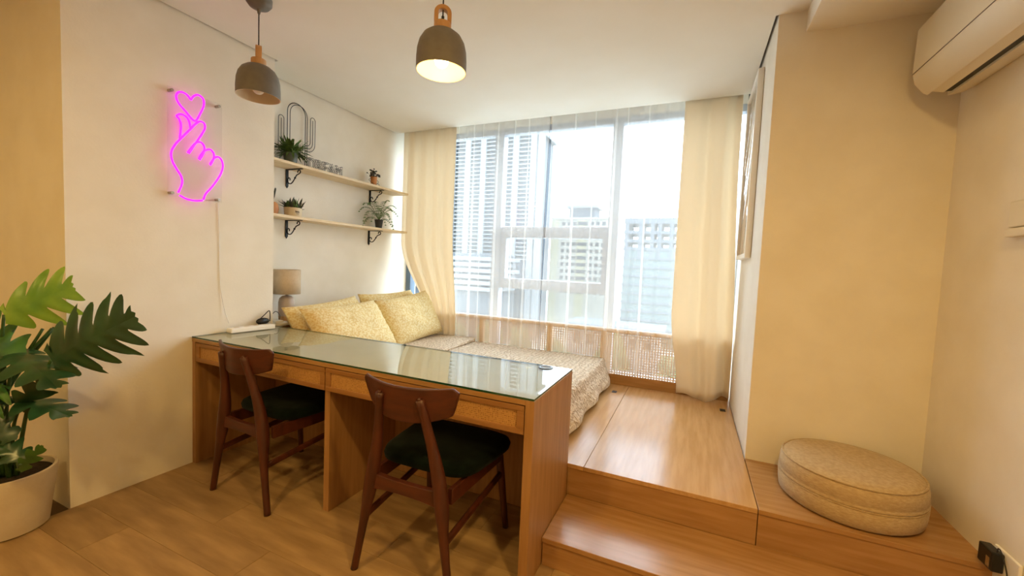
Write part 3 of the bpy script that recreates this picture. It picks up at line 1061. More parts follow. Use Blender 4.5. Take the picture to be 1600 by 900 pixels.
# ------------------------------------------------------------------ wall shelves
def bracket_mb():
    b = MB()
    b.box(0.0, 0.005, -0.011, 0.011, -0.125, -0.0)            # wall bar
    b.add([(0, -0.011, -0.125), (0.005, -0.011, -0.125), (0.005, 0.011, -0.125), (0, 0.011, -0.125), (0.0025, 0, -0.143)], [(0, 1, 4), (1, 2, 4), (2, 3, 4), (3, 0, 4)])
    b.box(0.005, 0.165, -0.009, 0.009, -0.005, 0.0)            # arm under the board
    # S scroll
    pts = []
    for i in range(12):
        a = 0.9 * PI + i * 0.16 * PI
        r0 = 0.017 - 0.0006 * i
        pts.append((0.135 + (0.010 + 0.0006 * i) * math.cos(-a) , 0, -0.022 + (0.010 + 0.0006 * i) * math.sin(-a)))
    s1 = [(0.118, 0, -0.030), (0.121, 0, -0.016), (0.134, 0, -0.011), (0.146, 0, -0.018), (0.143, 0, -0.032), (0.126, 0, -0.040),
          (0.108, 0, -0.047), (0.090, 0, -0.066), (0.072, 0, -0.089), (0.050, 0, -0.106), (0.026, 0, -0.106), (0.010, 0, -0.090),
          (0.012, 0, -0.072), (0.026, 0, -0.064), (0.036, 0, -0.073), (0.032, 0, -0.083)]
    b.tube(smooth_path(s1, 5), 0.0042, 6)
    b.sphere((0.090, 0, -0.066), 0.0075, 6, 8)
    return b


def make_shelf(z_under, label, ys):
    r = thing('wall_shelf', label, 'shelf', (XL, 2.63, z_under), 0, 'pine wall shelves above the bed')
    loc(MB().box(XL + 0.001, -2.685, YP1 + 0.003, 3.385, z_under, z_under + 0.020), r).build('board', M['pine'], r, bevel=0.002)
    for yy in ys:
        o = bracket_mb().build('bracket', M['iron'], r)
        o.location = (0.001, yy - 2.63, -0.0005)
    return r
ZU, ZL = 1.893, 1.510
make_shelf(ZU, 'upper pine wall shelf on scrolled black brackets', (2.18, 3.055))
make_shelf(ZL, 'lower pine wall shelf on scrolled black brackets', (2.18, 3.052))
TU, TL = ZU + 0.0205, ZL + 0.0205

# wire cactus
cx = thing('wire_cactus', 'black wire cactus ornament standing on the upper shelf', 'ornament', (-2.862, 2.245, TU))
def arch_pts(y0, y1, z0, z1, n=12):
    rr = (y1 - y0) / 2
    pts = [(0, y0, z0), (0, y0, z1 - rr)]
    for i in range(1, n):
        a = PI - PI * i / n
        pts.append((0, (y0 + y1) / 2 + rr * math.cos(a), z1 - rr + rr * math.sin(a)))
    pts += [(0, y1, z1 - rr), (0, y1, z0)]
    return pts
MB().tube(arch_pts(-0.078, 0.078, 0.002, 0.492), 0.0030, 6).build('outer_wire', M['wire'], cx, smooth=True)
b = MB().tube([(0.016, p[1] , p[2]) for p in arch_pts(-0.068, 0.082, 0.002, 0.478)], 0.0026, 6)
b.build('outer_wire', M['wire'], cx, smooth=True)
def arm(side, ytip, zlow, ztop, w_, n=3):
    r2 = []
    for k in range(n):
        o_ = w_ * k / (n - 1)
        # from the trunk outward then up
        yb = side * 0.078
        yo = ytip - side * o_
        zl = zlow + o_
        rad = abs(yo - yb) * 0.75
        pts = [(0, yb, zl)]
        for i in range(9):
            a = -PI / 2 + PI / 2 * i / 8
            pts.append((0, yo - side * rad + side * rad * math.cos(a), zl + rad + rad * math.sin(a)))
        pts.append((0, yo, ztop - w_ / 2))
        r2.append(pts)
        MB().tube(pts, 0.0024, 6).build('arm_wire', M['wire'], cx, smooth=True)
    cap = []
    for i in range(9):
        a = PI * i / 8
        cap.append((0, ytip - side * w_ / 2 + side * w_ / 2 * math.cos(a), ztop - w_ / 2 + w_ / 2 * math.sin(a)))
    MB().tube(cap, 0.0024, 6).build('arm_wire', M['wire'], cx, smooth=True)
arm(1, 0.168, 0.155, 0.432, 0.044)
arm(-1, -0.150, 0.085, 0.365, 0.044)


# leafy plants
def blade(b, base, tip, width, sag=0.0, n=6, fold=0.15):
    B, T = Vector(base), Vector(tip)
    d = T - B
    side = d.cross(Vector((0, 0, 1)))
    side = side.normalized() if side.length > 1e-6 else Vector((1, 0, 0))
    nr = side.cross(d).normalized()
    vs = []
    for i in range(n + 1):
        t = i / n
        c = B + d * t + Vector((0, 0, -sag * t * t + sag * 0.9 * t * (1 - t) * 2))
        ww = width * (math.sin(PI * min(1, 0.12 + 0.88 * t)) ** 0.7) * (1 if t < 1 else 0)
        ww = max(ww, 0.0002)
        vs += [c - side * ww + nr * ww * fold, c, c + side * ww + nr * ww * fold]
    fs = []
    for i in range(n):
        o = i * 3
        fs += [(o, o + 3, o + 4, o + 1), (o + 1, o + 4, o + 5, o + 2)]
    b.add(vs, fs)


def pot_mb(r0, r1, h, t=0.004):
    return MB().lathe([(r0 * 0.2, 0.0), (r0, 0.0), (r1, h), (r1 - t, h), (r1 - t, h - 0.012), (0.001, h - 0.012)], 28, cap0=True)


# plant on the upper shelf, left
pl1 = thing('leafy_plant', 'bushy green plant in a grey pot at the left end of the upper shelf', 'plant', (-2.755, 2.115, TU), 0, 'potted plants on the shelves')
pot_mb(0.040, 0.050, 0.075).build('pot', M['potg'], pl1, smooth='auto')
rr = random.Random(3)
for k in range(4):
    b = MB()
    for i in range(40):
        a = rr.random() * 2 * PI
        el = rr.uniform(-0.35, 1.2)
        L = rr.uniform(0.08, 0.155)
        s0 = (0.02 * math.cos(a), 0.02 * math.sin(a), 0.07)
        tip = (max(-0.085, L * math.cos(a) * math.cos(el)), L * 1.15 * math.sin(a) * math.cos(el), 0.08 + L * math.sin(el))
        blade(b, s0, tip, rr.uniform(0.007, 0.012), rr.uniform(0.0, 0.05), 5)
    b.build('foliage', M['herb'], pl1)

# wire word
fc = bpy.data.curves.new('word', 'FONT')
fc.body = 'DREAM'
fc.size = 0.105
fc.space_character = 1.08
fc.fill_mode = 'NONE'
fc.bevel_depth = 0.0016
fc.extrude = 0.0
fo = bpy.data.objects.new('wire', fc)
COL.objects.link(fo)
dg = bpy.context.evaluated_depsgraph_get()
wm = bpy.data.meshes.new_from_object(fo.evaluated_get(dg))
bpy.data.objects.remove(fo)
ww = thing('wire_word', 'black wire word DREAM standing on the upper shelf', 'ornament', (-2.78, 2.275, TU))
xs = [v.co.x for v in wm.vertices]; ys_ = [v.co.y for v in wm.vertices]
W_ = max(xs) - min(xs); H_ = max(ys_) - min(ys_)
me_list = []
for dx in (0.0, 0.02):
    mm = wm.copy()
    for v in mm.vertices:
        x, y_ = v.co.x - min(xs), v.co.y - min(ys_)
        v.co = Vector((dx + v.co.z, x / W_ * 0.33, 0.001 + y_ / H_ * 0.088))
    mm.materials.clear(); mm.materials.append(M['wire'])
    o = bpy.data.objects.new('letters', mm); COL.objects.link(o); o.parent = ww
for yy in (0.005, 0.07, 0.135, 0.2, 0.265, 0.325):
    for zz in (0.003, 0.086):
        MB().tube([(0, yy, zz), (0.02, yy, zz)], 0.0015, 5).build('cross_wire', M['wire'], ww)

# wire-man planter
wp = thing('wire_figure_planter', 'small terracotta pot with wire arms and legs at the right of the upper shelf', 'planter', (-2.77, 2.985, TU), 0, 'potted plants on the shelves')
MB().lathe([(0.006, 0.016), (0.026, 0.016), (0.031, 0.086), (0.028, 0.086), (0.028, 0.076), (0.001, 0.076)], 28, cap0=True).build('pot', M['terra'], wp, smooth='auto')
b = MB()
for i in range(46):
    a = rr.random() * 2 * PI; el = rr.uniform(0.2, 1.5); L = rr.uniform(0.03, 0.075)
    c = Vector((0.8 * L * math.cos(a) * math.cos(el), L * math.sin(a) * math.cos(el), 0.085 + L * math.sin(el)))
    b.sphere(c, rr.uniform(0.007, 0.011), 4, 6, (1, 1, 0.7))
    b.tube([(0, 0, 0.076), c], 0.0012, 4)
b.build('succulent', M['herbd'], wp, smooth=True)
for s in (-1, 1):
    MB().tube(smooth_path([(0, s * 0.03, 0.072), (0, s * 0.062, 0.052), (0.004, s * 0.034, 0.030)], 5), 0.0018, 6).build('wire_arm', M['wire'], wp, smooth=True)
    MB().tube(smooth_path([(0.01, s * 0.018, 0.018), (0.022, s * 0.040, 0.030), (0.030, s * 0.046, 0.002), (0.045, s * 0.046, 0.002)], 5), 0.0018, 6).build('wire_leg', M['wire'], wp, smooth=True)

# lower shelf: dark succulent in a round beige planter
pl2 = thing('succulent_planter', 'round beige planter with dusky succulents at the left of the lower shelf', 'planter', (-2.775, 2.155, TL), 0, 'potted plants on the shelves')
MB().lathe([(0.010, 0.0), (0.058, 0.0), (0.062, 0.066), (0.058, 0.066), (0.058, 0.056), (0.001, 0.056)], 36, cap0=True).build('pot', M['potw'], pl2, smooth='auto')
b = MB()
for (a0, a1, z0_, z1_) in ((-0.40, -0.32, 0.030, 0.044), (-0.30, -0.26, 0.030, 0.040), (-0.24, -0.16, 0.030, 0.040), (-0.13, -0.09, 0.030, 0.044), (-0.06, 0.02, 0.030, 0.040), (0.05, 0.09, 0.028, 0.040), (-0.30, 0.02, 0.020, 0.0225)):
    R_ = 0.0612
    vs = [(R_ * math.cos(a0), R_ * math.sin(a0), z0_), (R_ * math.cos(a1), R_ * math.sin(a1), z0_), (R_ * math.cos(a1), R_ * math.sin(a1), z1_), (R_ * math.cos(a0), R_ * math.sin(a0), z1_)]
    b.add(vs, [(0, 1, 2, 3)])
b.build('faded_lettering', M['ink'], pl2)
for k in range(3):
    b = MB()
    for i in range(22):
        a = rr.random() * 2 * PI
        el = rr.uniform(0.1, 1.3)
        L = rr.uniform(0.06, 0.115)
        x0_, y0_ = rr.uniform(-0.04, 0.04), rr.uniform(-0.045, 0.045)
        blade(b, (x0_, y0_, 0.05), (max(-0.09, x0_ + 0.6 * L * math.cos(a) * math.cos(el)), y0_ + L * math.sin(a) * math.cos(el), 0.055 + L * math.sin(el)), rr.uniform(0.007, 0.012), 0.0, 4, 0.4)
    b.build('foliage', M['herbd'] if k else M['herb'], pl2)

# lower shelf: fern
pl3 = thing('fern', 'arching green fern in a small black pot on the lower shelf', 'plant', (-2.775, 3.07, TL), 0, 'potted plants on the shelves')
pot_mb(0.028, 0.040, 0.085).build('pot', M['potd'], pl3, smooth='auto')
fr_spec = [(1.5708 * sg + da, L, h, sg_) for sg in (-1, 1) for da, L, h, sg_ in
           ((0.0, 0.20, 0.13, 0.15), (-0.45, 0.20, 0.16, 0.09), (0.45, 0.19, 0.10, 0.12), (0.8, 0.17, 0.17, 0.07), (-0.75, 0.17, 0.19, 0.05), (0.15, 0.17, 0.19, 0.06), (-0.2, 0.18, 0.05, 0.11))]
fr_spec += [(-0.2, 0.12, 0.20, 0.03), (0.3, 0.15, 0.16, 0.06), (0.0, 0.16, 0.11, 0.09), (2.9, 0.10, 0.21, 0.03), (1.0, 0.10, 0.22, 0.02)]
for a, L, h, sag in fr_spec:
    b = MB()
    pts = []
    for i in range(13):
        t = i / 12
        x = math.cos(a) * L * t; x = max(x, -0.095)
        pts.append(Vector((x * 0.8, math.sin(a) * L * t, 0.075 + h * (2 * t - t * t) - sag * t ** 3)))
    b.tube(pts, [0.0016 - 0.0009 * i / 12 for i in range(13)], 5)
    for i in range(2, 13):
        t = i / 12
        d = (pts[i] - pts[i - 1]).normalized()
        sd = d.cross(Vector((0, 0, 1))).normalized()
        ln = 0.030 * math.sin(PI * (0.15 + 0.83 * t)) + 0.004
        for s in (-1, 1):
            blade(b, pts[i], pts[i] + sd * s * ln + d * 0.008 - Vector((0, 0, 0.004)), 0.0085, 0, 3)
    b.build('frond', M['fern'], pl3)

# sliver of a vase with dark sprigs behind the pier
vz = thing('sprig_vase', 'terracotta vase with dark sprigs half hidden by the wall on the lower shelf', 'vase', (-2.80, 2.008, TL), 0, 'potted plants on the shelves')
MB().lathe([(0.02, 0.0), (0.032, 0.0), (0.042, 0.04), (0.036, 0.075), (0.024, 0.09), (0.022, 0.088), (0.001, 0.07)], 28, cap0=True).build('vase', M['terra'], vz, smooth='auto')
for i in range(5):
    a = i * 1.3
    MB().tube(smooth_path([(0, 0, 0.07), (0.012 * math.cos(a), 0.012 * math.sin(a), 0.13), (0.03 * math.cos(a), 0.022 * math.sin(a), 0.19)], 4), [0.0015] * 4 + [0.004] * 4 + [0.002], 5).build('sprig', M['herbd'], vz)

# ------------------------------------------------------------------ framed picture on the right side wall
pc = thing('framed_picture', 'tall white framed picture under shiny film on the wall right of the window', 'picture', (XR - 0.02, 3.1, 1.90))
fy0, fy1, fz0, fz1 = 2.83, 3.36, 1.345, 2.46
for (y0_, y1_, z0_, z1_) in ((fy0, fy0 + 0.03, fz0, fz1), (fy1 - 0.03, fy1, fz0, fz1), (fy0 + 0.03, fy1 - 0.03, fz0, fz0 + 0.03), (fy0 + 0.03, fy1 - 0.03, fz1 - 0.03, fz1)):
    loc(MB().box(XR - 0.034, XR - 0.001, y0_, y1_, z0_, z1_), pc).build('frame_bar', M['white'], pc, bevel=0.003)
loc(MB().box(XR - 0.012, XR - 0.001, fy0 + 0.028, fy1 - 0.028, fz0 + 0.028, fz1 - 0.028), pc).build('print', M['print'], pc)
def filmf(u, v):
    return (XR - 0.022 + 0.004 * math.sin(11 * v + 5 * u) * math.sin(9 * u) + 0.003 * math.sin(31 * v * u), fy0 + 0.031 + (fy1 - fy0 - 0.062) * u, fz0 + 0.031 + (fz1 - fz0 - 0.062) * v)
loc(MB().grid(30, 60, filmf), pc).build('film', clear('shiny_film', (0.92, 0.92, 0.92), 1.6, 0.03), pc, smooth=True)

# ------------------------------------------------------------------ air conditioner
ac = thing('air_conditioner', 'cream split air conditioner high on the right wall', 'air conditioner', (XW, 1.9, 2.18))
AY0, AY1 = 1.48, 2.325
prof = [(XW - 0.001, 2.325), (XW - 0.19, 2.325), (XW - 0.20, 2.31), (XW - 0.205, 2.13), (XW - 0.195, 2.085), (XW - 0.165, 2.045), (XW - 0.150, 2.036)]
low = [(XW - 0.150, 2.036), (XW - 0.095, 2.026)]
back = [(XW - 0.085, 2.026), (XW - 0.04, 2.035), (XW - 0.001, 2.055)]
def extr(p, y0_, y1_):
    n = len(p)
    b = MB()
    b.add([(a, y0_, c) for a, c in p] + [(a, y1_, c) for a, c in p],
          [tuple(range(n)), tuple(range(2 * n - 1, n - 1, -1))] + [(i, (i + 1) % n, n + (i + 1) % n, n + i) for i in range(n)])
    return b
full = prof + [(XW - 0.150, 2.075), (XW - 0.085, 2.075)] + back
loc(extr(full, AY0, AY1), ac).build('body', M['cream'], ac, smooth='auto')
loc(extr([(XW - 0.1115, 2.074), (XW - 0.0855, 2.074), (XW - 0.0855, 2.034), (XW - 0.1115, 2.034)], AY0 + 0.02, AY1 - 0.03), ac).build('air_slot_shade', M['black'], ac)  # black filler in the outlet recess, its colour stands in for deep shade
loc(extr([(XW - 0.149, 2.037), (XW - 0.112, 2.029), (XW - 0.112, 2.035), (XW - 0.149, 2.043)], AY0 + 0.02, AY1 - 0.035), ac).build('louver', M['cream'], ac)
loc(extr([(XW - 0.2035, 2.128), (XW - 0.2062, 2.128), (XW - 0.2062, 2.1255), (XW - 0.2035, 2.1255)], AY0, AY1), ac).build('front_seam', M['gap'], ac)

# box at the right edge
wb_ = thing('wall_switch', 'cream control box on the right wall at the picture edge', 'switch', (XW - 0.012, 1.93, 1.47))
loc(MB().box(XW - 0.022, XW - 0.0005, 1.90, 2.003, 1.445, 1.535), wb_).build('body', M['cream'], wb_, bevel=0.005)
loc(MB().box(XW - 0.026, XW - 0.0005, 1.895, 2.006, 1.412, 1.442), wb_).build('cradle', M['cream'], wb_, bevel=0.004)

# adapter in the wall socket
so = thing('wall_socket', 'white wall socket low on the right wall', 'socket', (XW - 0.004, 1.87, 0.32))
loc(MB().box(XW - 0.010, XW - 0.0005, 1.795, 1.915, 0.280, 0.366), so).build('plate', M['white'], so, bevel=0.004)
pa = thing('power_adapter', 'black plug-in power adapter with a thin cord by the bench end', 'adapter', (XW - 0.03, 1.90, 0.32))
loc(MB().box(XW - 0.042, XW - 0.0105, 1.856, 1.930, 0.292, 0.358), pa).build('body', M['black'], pa, bevel=0.005)
loc(MB().box(XW - 0.043, XW - 0.0415, 1.866, 1.884, 0.300, 0.334), pa).build('rating_label', M['steel'], pa)
cd = smooth_path([(XW - 0.026, 1.868, 0.353), (XW - 0.026, 1.862, 0.374), (XW - 0.026, 1.845, 0.366), (XW - 0.026, 1.822, 0.335), (XW - 0.024, 1.815, 0.30), (XW - 0.024, 1.828, 0.25), (XW - 0.024, 1.828, 0.14)], 6)
MB().tube([q_ - Vector(pa.location) for q_ in cd], 0.002, 6).build('cord', M['ink'], pa, smooth=True)

# ------------------------------------------------------------------ pouf
po = thing('pouf', 'round beige fabric pouf sitting on the oak bench', 'pouf', (0.668, 2.185, ZP + 0.001))
R0 = 0.252
def ring(r, z): return (r, z)
prof = [(0.05, 0.0), (R0 - 0.02, 0.0), (R0 - 0.004, 0.012), (R0, 0.04), (R0 + 0.002, 0.078), (R0 - 0.002, 0.082), (R0 - 0.002, 0.086), (R0 + 0.002, 0.090), (R0 + 0.002, 0.098),
        (R0 - 0.002, 0.101), (R0 + 0.001, 0.106), (R0 - 0.001, 0.140), (R0 - 0.006, 0.160), (R0 - 0.020, 0.174), (R0 - 0.05, 0.181), (0.12, 0.186), (0.001, 0.188)]
MB().lathe(prof, 72, cap0=True).build('cushion', M['pouf'], po, smooth=True)
MB().tube([((R0 - 0.010) * math.cos(2 * PI * i / 72), (R0 - 0.010) * math.sin(2 * PI * i / 72), 0.168) for i in range(72)], 0.0045, 6, closed=True).build('piping', M['pouf'], po, smooth=True)
MB().tube([((R0 + 0.0) * math.cos(2 * PI * i / 72), (R0 + 0.0) * math.sin(2 * PI * i / 72), 0.084) for i in range(72)], 0.0028, 6, closed=True).build('seam', M['pouf'], po, smooth=True)

# ------------------------------------------------------------------ monstera
mo = thing('potted_monstera', 'green split-leaf plant in a cream stone pot by the left wall', 'plant', (-2.665, 0.70, 0.0))
MB().lathe([(0.03, 0.001), (0.108, 0.001), (0.122, 0.006), (0.152, 0.253), (0.150, 0.260), (0.140, 0.260), (0.138, 0.235)], 48, cap0=True).build('pot', M['pot'], mo, smooth='auto')
MB().lathe([(0.001, 0.238), (0.06, 0.240), (0.138, 0.234)], 32).build('soil', M['soil'], mo, smooth=True)


def monstera_leaf(base, tip, facing, width, mt_, lobes=6, cup=0.12, droop=0.10, seed=1):
    """split leaf from base to tip; facing is the side its upper face looks to"""
    B, T = Vector(base), Vector(tip)
    ax = (T - B); L = ax.length; ax.normalize()
    nr = Vector(facing); nr = (nr - ax * nr.dot(ax)).normalized()
    sd = nr.cross(ax)
    b = MB()
    rg = random.Random(seed)
    cut = [rg.uniform(0.85, 1.1) for _ in range(lobes * 2 + 2)]
    NU, NV = 66, 7
    for s in (-1, 1):
        def fn(u, v):
            t = u
            outline = width * (math.sin(PI * (t * 0.93 + 0.05)) ** 0.62) * (1.08 - 0.35 * t)
            ph = (t * lobes + (0.2 if s > 0 else 0.55)) % 1.0
            k = int(t * lobes + (0.2 if s > 0 else 0.55))
            slit = math.exp(-((ph - 0.5) / 0.16) ** 2) if 0.10 < t < 0.93 else 0
            q_ = min(ph, 1 - ph) / 0.5
            lobe = (1.18 - 0.86 * q_ ** 1.5) if 0.06 < t < 0.95 else (0.9 if t <= 0.06 else 0.6)
            ext = outline * (cut[k % len(cut)]) * lobe
            w_ = ext * v
            fwd = 0.95 * w_ * (0.35 + 0.8 * t) - (0.10 * L * (v ** 1.5) * max(0, 1 - t * 5))
            z = -cup * w_ * w_ / max(width, 1e-4) * 2.2 - droop * L * t * t * 1.2 + 0.06 * w_ * math.sin(2 * PI * (ph - 0.5)) + 0.02 * L * math.sin(PI * t)
            return B + ax * (t * L * 0.96 + fwd * 0.75) + sd * s * w_ + nr * z
        b.grid(NU, NV, fn)
    lf = b.build('leaf', mt_, mo, smooth=True)
    rt = Vector(mo.location)
    for v in lf.data.vertices:
        v.co = v.co - rt
    return lf


def petiole(p0, p1, p2, r=0.007):
    pts = smooth_path([Vector(p) - Vector(mo.location) for p in (p0, p1, p2)], 7)
    MB().tube(pts, [r * (1.2 - 0.5 * i / (len(pts) - 1)) for i in range(len(pts))], 8).build('petiole', M['stem'], mo, smooth=True)


LT = 1.62
cam_n = (EYE - Vector((-2.5, 0.7, 0.9))).normalized()
def leaf_px(bp, tp, tb, tt, fc_, wd, mt_, lobes=6, seed=1, droop=0.06, cup=0.10, stem_from=(-2.66, 0.70, 0.24)):
    B, T = pix(bp[0], bp[1], tb), pix(tp[0], tp[1], tt)
    monstera_leaf(B, T, fc_, wd, mt_, lobes, cup, droop, seed)
    sf = Vector(stem_from)
    mid = (sf + B) / 2 + Vector((0.0, 0.0, 0.06))
    mid.x = sf.x * 0.6 + B.x * 0.4; mid.y = sf.y * 0.6 + B.y * 0.4
    petiole(sf, mid, B)
up = Vector((0, 0, 1))
# young bright leaf at the top, fingers pointing up to the right
leaf_px((6, 492), (112, 446), 1.68, 1.72, cam_n * 1.0 + up * 0.35, 0.115, M['leafl'], 4, 5, 0.05, 0.16, (-2.68, 0.68, 0.24))
# big dark leaf reaching right
leaf_px((80, 562), (206, 494), 1.66, 1.60, cam_n * 1.0 + up * 0.25, 0.145, M['leafd'], 6, 2, 0.05, 0.14, (-2.64, 0.72, 0.24))
# broad leaf at the left edge
leaf_px((20, 560), (-90, 500), 1.68, 1.60, cam_n + up * 0.6, 0.15, M['leaf'], 5, 8, 0.1, 0.1, (-2.69, 0.70, 0.24))
leaf_px((8, 545), (92, 592), 1.72, 1.56, cam_n * 0.35 + up, 0.10, M['leafd'], 5, 11, 0.08, 0.12, (-2.66, 0.69, 0.24))
leaf_px((10, 622), (112, 640), 1.72, 1.66, cam_n * 0.25 + up, 0.075, M['leafd'], 4, 13, 0.08, 0.1, (-2.65, 0.70, 0.24))
leaf_px((2, 600), (-70, 640), 1.68, 1.55, cam_n * 0.4 + up, 0.11, M['leaf'], 5, 17, 0.12, 0.12, (-2.69, 0.69, 0.24))
leaf_px((40, 720), (-5, 690), 1.64, 1.62, cam_n + up * 0.5, 0.05, M['leafd'], 3, 23, 0.1, 0.1, (-2.66, 0.70, 0.24))
leaf_px((30, 640), (70, 590), 1.70, 1.66, cam_n + up * 0.2, 0.06, M['leafd'], 3, 29, 0.05, 0.1, (-2.66, 0.71, 0.24))
leaf_px((30, 735), (62, 700), 1.64, 1.62, cam_n + up * 0.3, 0.035, M['leaf'], 3, 31, 0.1, 0.1, (-2.63, 0.72, 0.24))
leaf_px((14, 690), (-18, 640), 1.64, 1.62, cam_n + up * 0.3, 0.06, M['leafd'], 3, 37, 0.1, 0.1, (-2.67, 0.69, 0.24))
for a in range(7):
    x0_ = -2.665 + 0.03 * math.cos(a * 1.7); y0_ = 0.70 + 0.03 * math.sin(a * 1.7)
    petiole((x0_, y0_, 0.23), (x0_ + 0.02 * math.cos(a), y0_ - 0.03, 0.55), (x0_ - 0.04 + 0.05 * a * 0.6, y0_ - 0.05 + 0.03 * a, 0.88), 0.008)

# ------------------------------------------------------------------ the city outside
GZ = -26.0
tag(MB().box(-700, 500, 12, 900, GZ - 1, GZ).build('ground', M['ground']), kind='structure')

# tower block, left
tw = thing('tower_block', 'tall pale residential tower seen through the left of the window', 'building', (-90, 140, GZ))
TX0, TX1, TY0, TY1, TZ = -98, -53.5, 140, 160, 50.5
loc(MB().box(TX0, TX1 - 1.5, TY0 + 1.4, TY1, GZ, TZ), tw).build('core', M['concg'], tw)
loc(MB().box(TX0 + 2, TX1 - 4, TY0 + 2, TY1 - 2, TZ, TZ + 3), tw).build('roof_house', M['conc'], tw)
loc(MB().box(TX0 - 0.3, TX1, TY0, TY1 + 0.3, TZ - 0.6, TZ + 0.5), tw).build('parapet', M['conc'], tw)
slab = None
z = 3.0
while z < TZ - 1.5:
    if slab is None:
        slab = MB().box(0, TX1 - TX0, 0.55, 1.5, 0, 0.42).build('balcony_slab', M['conc'], tw)
        o = slab
    else:
        o = bpy.data.objects.new('balcony_slab', slab.data); COL.objects.link(o); o.parent = tw
    o.location = (TX0 + 90, 0, z - GZ)
    z += 1.52 * 1.0
for fx_ in (-97.6, -91.2, -84.2, -77.4, -70.6, -63.8, -56.8, -53.9):
    loc(MB().box(fx_, fx_ + 2.3, TY0 + 0.2, TY0 + 1.4, GZ, TZ), tw).build('fin', M['conc'], tw)
wb2 = MB()
z = 3.9
while z < TZ - 1.6:
    x = TX0 + 2.2
    while x < TX1 - 3:
        wb2.box(x, x + 0.9, TY0 + 1.28, TY0 + 1.42, z, z + 0.6)
        x += 1.75
    z += 1.52
tag(loc(wb2, tw).build('windows', M['glassd'], tw), kind='stuff')

# stepped podium, lower left
pd = thing('podium_block', 'low white stepped block at the foot of the tall tower', 'building', (-85, 120, GZ))
for i in range(6):
    z0_ = -8.0 + i * 2.0
    loc(MB().box(-110, -58 + (i % 2) * 1.5, 118 + i * 0.25, 134, z0_, z0_ + 1.25), pd).build('storey_band', M['conc'], pd)
loc(MB().box(-109, -59, 120, 133.5, GZ, 4.2), pd).build('core', M['concg'], pd)

# cream apartment block, centre
ab = thing('apartment_block', 'cream apartment block with rows of windows in the middle of the view', 'building', (-45, 180, GZ))
AX0, AX1, AYF, AZ = -60.5, -33.5, 180, 22.5
loc(MB().box(AX0, AX1, AYF, AYF + 16, GZ, AZ), ab).build('core', M['conck'], ab)
loc(MB().box(AX0 - 0.5, AX1 + 0.5, AYF - 0.5, AYF + 16.5, AZ, AZ + 0.9), ab).build('cornice', M['conck'], ab)
loc(MB().box(-53.0, -41.5, AYF + 1, AYF + 11, AZ + 0.9, AZ + 5.2), ab).build('roof_house', M['concg'], ab)
loc(MB().box(-54.2, -40.3, AYF + 0.2, AYF + 12, AZ + 5.2, AZ + 6.4), ab).build('roof_cap', M['conc'], ab)
loc(MB().box(-48.6, -44.6, AYF - 0.7, AYF, GZ, AZ - 0.3), ab).build('stair_bay', M['yel'], ab)
loc(MB().box(AX0 - 0.4, AX0 + 3.2, AYF - 0.6, AYF, GZ, AZ - 0.3), ab).build('corner_bay', M['yel'], ab)
wmesh = None
for r_ in range(11):
    zc = AZ - 2.6 - 3.05 * r_
    for c_ in range(9):
        xw_ = AX0 + 4.6 + c_ * 2.6
        if -49.6 < xw_ < -44.0:
            continue
        if wmesh is None:
            o = MB().box(0, 1.45, 0, 0.3, 0, 1.5).build('window', M['glassd'], ab); wmesh = o.data
        else:
            o = bpy.data.objects.new('window', wmesh); COL.objects.link(o); o.parent = ab
        o.location = (xw_ + 45, -0.12, zc - GZ)
    for c_ in range(3):
        o = bpy.data.objects.new('window', wmesh); COL.objects.link(o); o.parent = ab
        o.location = (-48.3 + 45 + 1.35 * c_, -0.82, zc - GZ)

# unfinished concrete frame, right
uf = thing('unfinished_block', 'unfinished grey concrete frame with open floors at the right of the view', 'building', (-15, 150, GZ))
UX0, UX1, UY = -23.5, 2.0, 150
for i, zz in enumerate((17.4, 13.8, 10.8, 8.0)):
    loc(MB().box(UX0, UX1, UY, UY + 14, zz, zz + (1.9 if i == 0 else 1.1)), uf).build('floor_slab', M['concg'], uf)
for cxx in (-23.2, -18.6, -14.6, -12.2, -8.4, -4.0, 0.6):
    loc(MB().box(cxx, cxx + 1.3, UY + 0.2, UY + 13, 5.5, 17.4), uf).build('column', M['concg'], uf)
loc(MB().box(UX0 + 0.3, UX1 - 0.3, UY + 0.3, UY + 14, GZ, 8.0), uf).build('netted_floors', M['net'], uf)
for cxx in (-22, -13.2, -12.2, -7.5, -2.6):
    loc(MB().tube([(cxx, UY + 4, 19), (cxx, UY + 4, 23.0)], 0.16, 5), uf).build('rebar', M['concg'], uf)
for i in range(9):
    zz = -20 + i * 3.1
    loc(MB().box(UX0, UX1, UY - 0.2, UY + 0.4, zz, zz + 0.7), uf).build('floor_edge', M['concg'], uf)

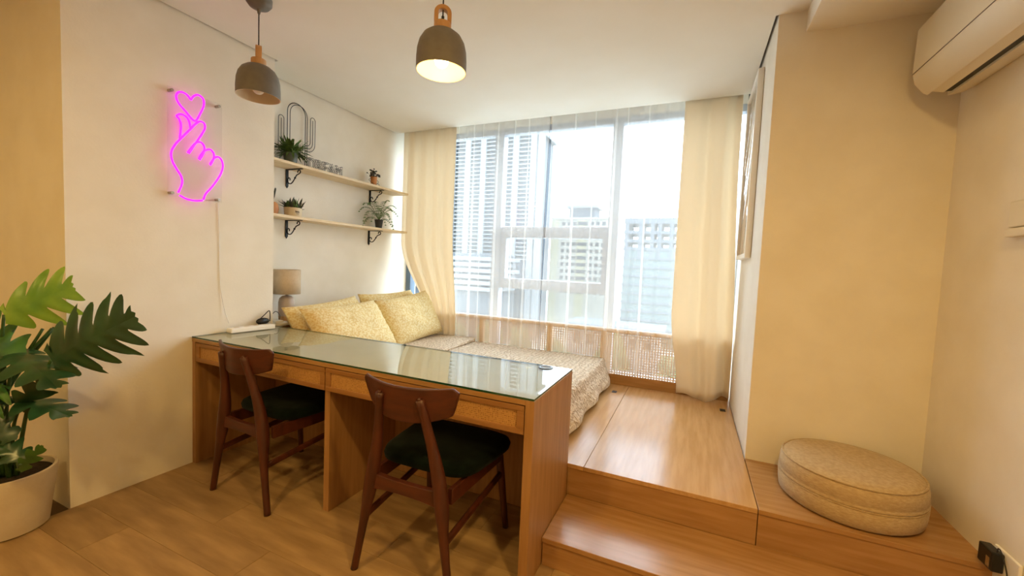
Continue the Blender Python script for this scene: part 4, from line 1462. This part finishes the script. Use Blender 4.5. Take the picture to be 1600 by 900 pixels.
# low houses and trees
lb = thing('long_low_house', 'long low white house in front of the trees below the unfinished block', 'building', (-20, 95, GZ))
loc(MB().box(-26, -6, 92, 102, GZ, -12.5), lb).build('wall', M['conc'], lb)
loc(MB().box(-27, -5, 91, 103, -12.5, -11.6), lb).build('roof', M['concg'], lb)
for i in range(6):
    loc(MB().box(-24.5 + 3.1 * i, -22.8 + 3.1 * i, 91.9, 92.1, -16, -13.8), lb).build('window', M['glassd'], lb)

tr = random.Random(12)
tree_spots = []
names = ['leftmost green tree below the tall tower, seen through the sheer', 'second green tree from the left, below the tall tower', 'third green tree from the left, before the low stepped block',
         'green tree at the right end of the low stepped block', 'green tree left of the cream apartment block', 'green tree just below the cream apartment block',
         'green tree right of the cream apartment block', 'green tree left of the long low house', 'rightmost green tree, beside the long low house']
for i in range(9):
    yy = 78 + 14 * (i % 2)
    xx = (-0.96 + 0.105 * i) * yy * 0.95
    if i >= 7: yy, xx = 76, (-13 if i == 7 else -2.5)
    tree_spots.append((xx, yy, 6.0 + (i * 7 % 5) * 0.4))
tree_protos = []
for k in range(3):
    t0 = thing('tree', 'x', 'tree', (0, 0, GZ), 0, 'trees below the window')
    MB().tube([(0, 0, 0), (0.3, 0.1, 4), (0.2, 0.2, 9)], [0.6, 0.45, 0.3], 7).build('trunk', M['bark'], t0)
    b = MB()
    for q_ in range(14):
        a = tr.random() * 2 * PI; rr_ = tr.uniform(0, 4.2)
        b.sphere((rr_ * math.cos(a), rr_ * math.sin(a), 8.5 + tr.uniform(-2.5, 4.0)), tr.uniform(1.8, 3.2), 6, 9, (1, 1, 0.85))
    # ragged surface
    b.v = [(x + tr.uniform(-0.35, 0.35), y_ + tr.uniform(-0.35, 0.35), z + tr.uniform(-0.35, 0.35)) for x, y_, z in b.v]
    b.build('crown', M['tree'], t0)
    tree_protos.append(t0)
for i, (xx, yy, hh) in enumerate(tree_spots):
    t0 = tree_protos[i] if i < 3 else copy_tree(tree_protos[i % 3])
    t0.location = (xx, yy, GZ)
    s = hh / 9.0
    t0.scale = (s * 0.85, s * 0.85, s * 1.25)
    t0.rotation_euler.z = tr.random() * 6
    t0['label'] = names[i]
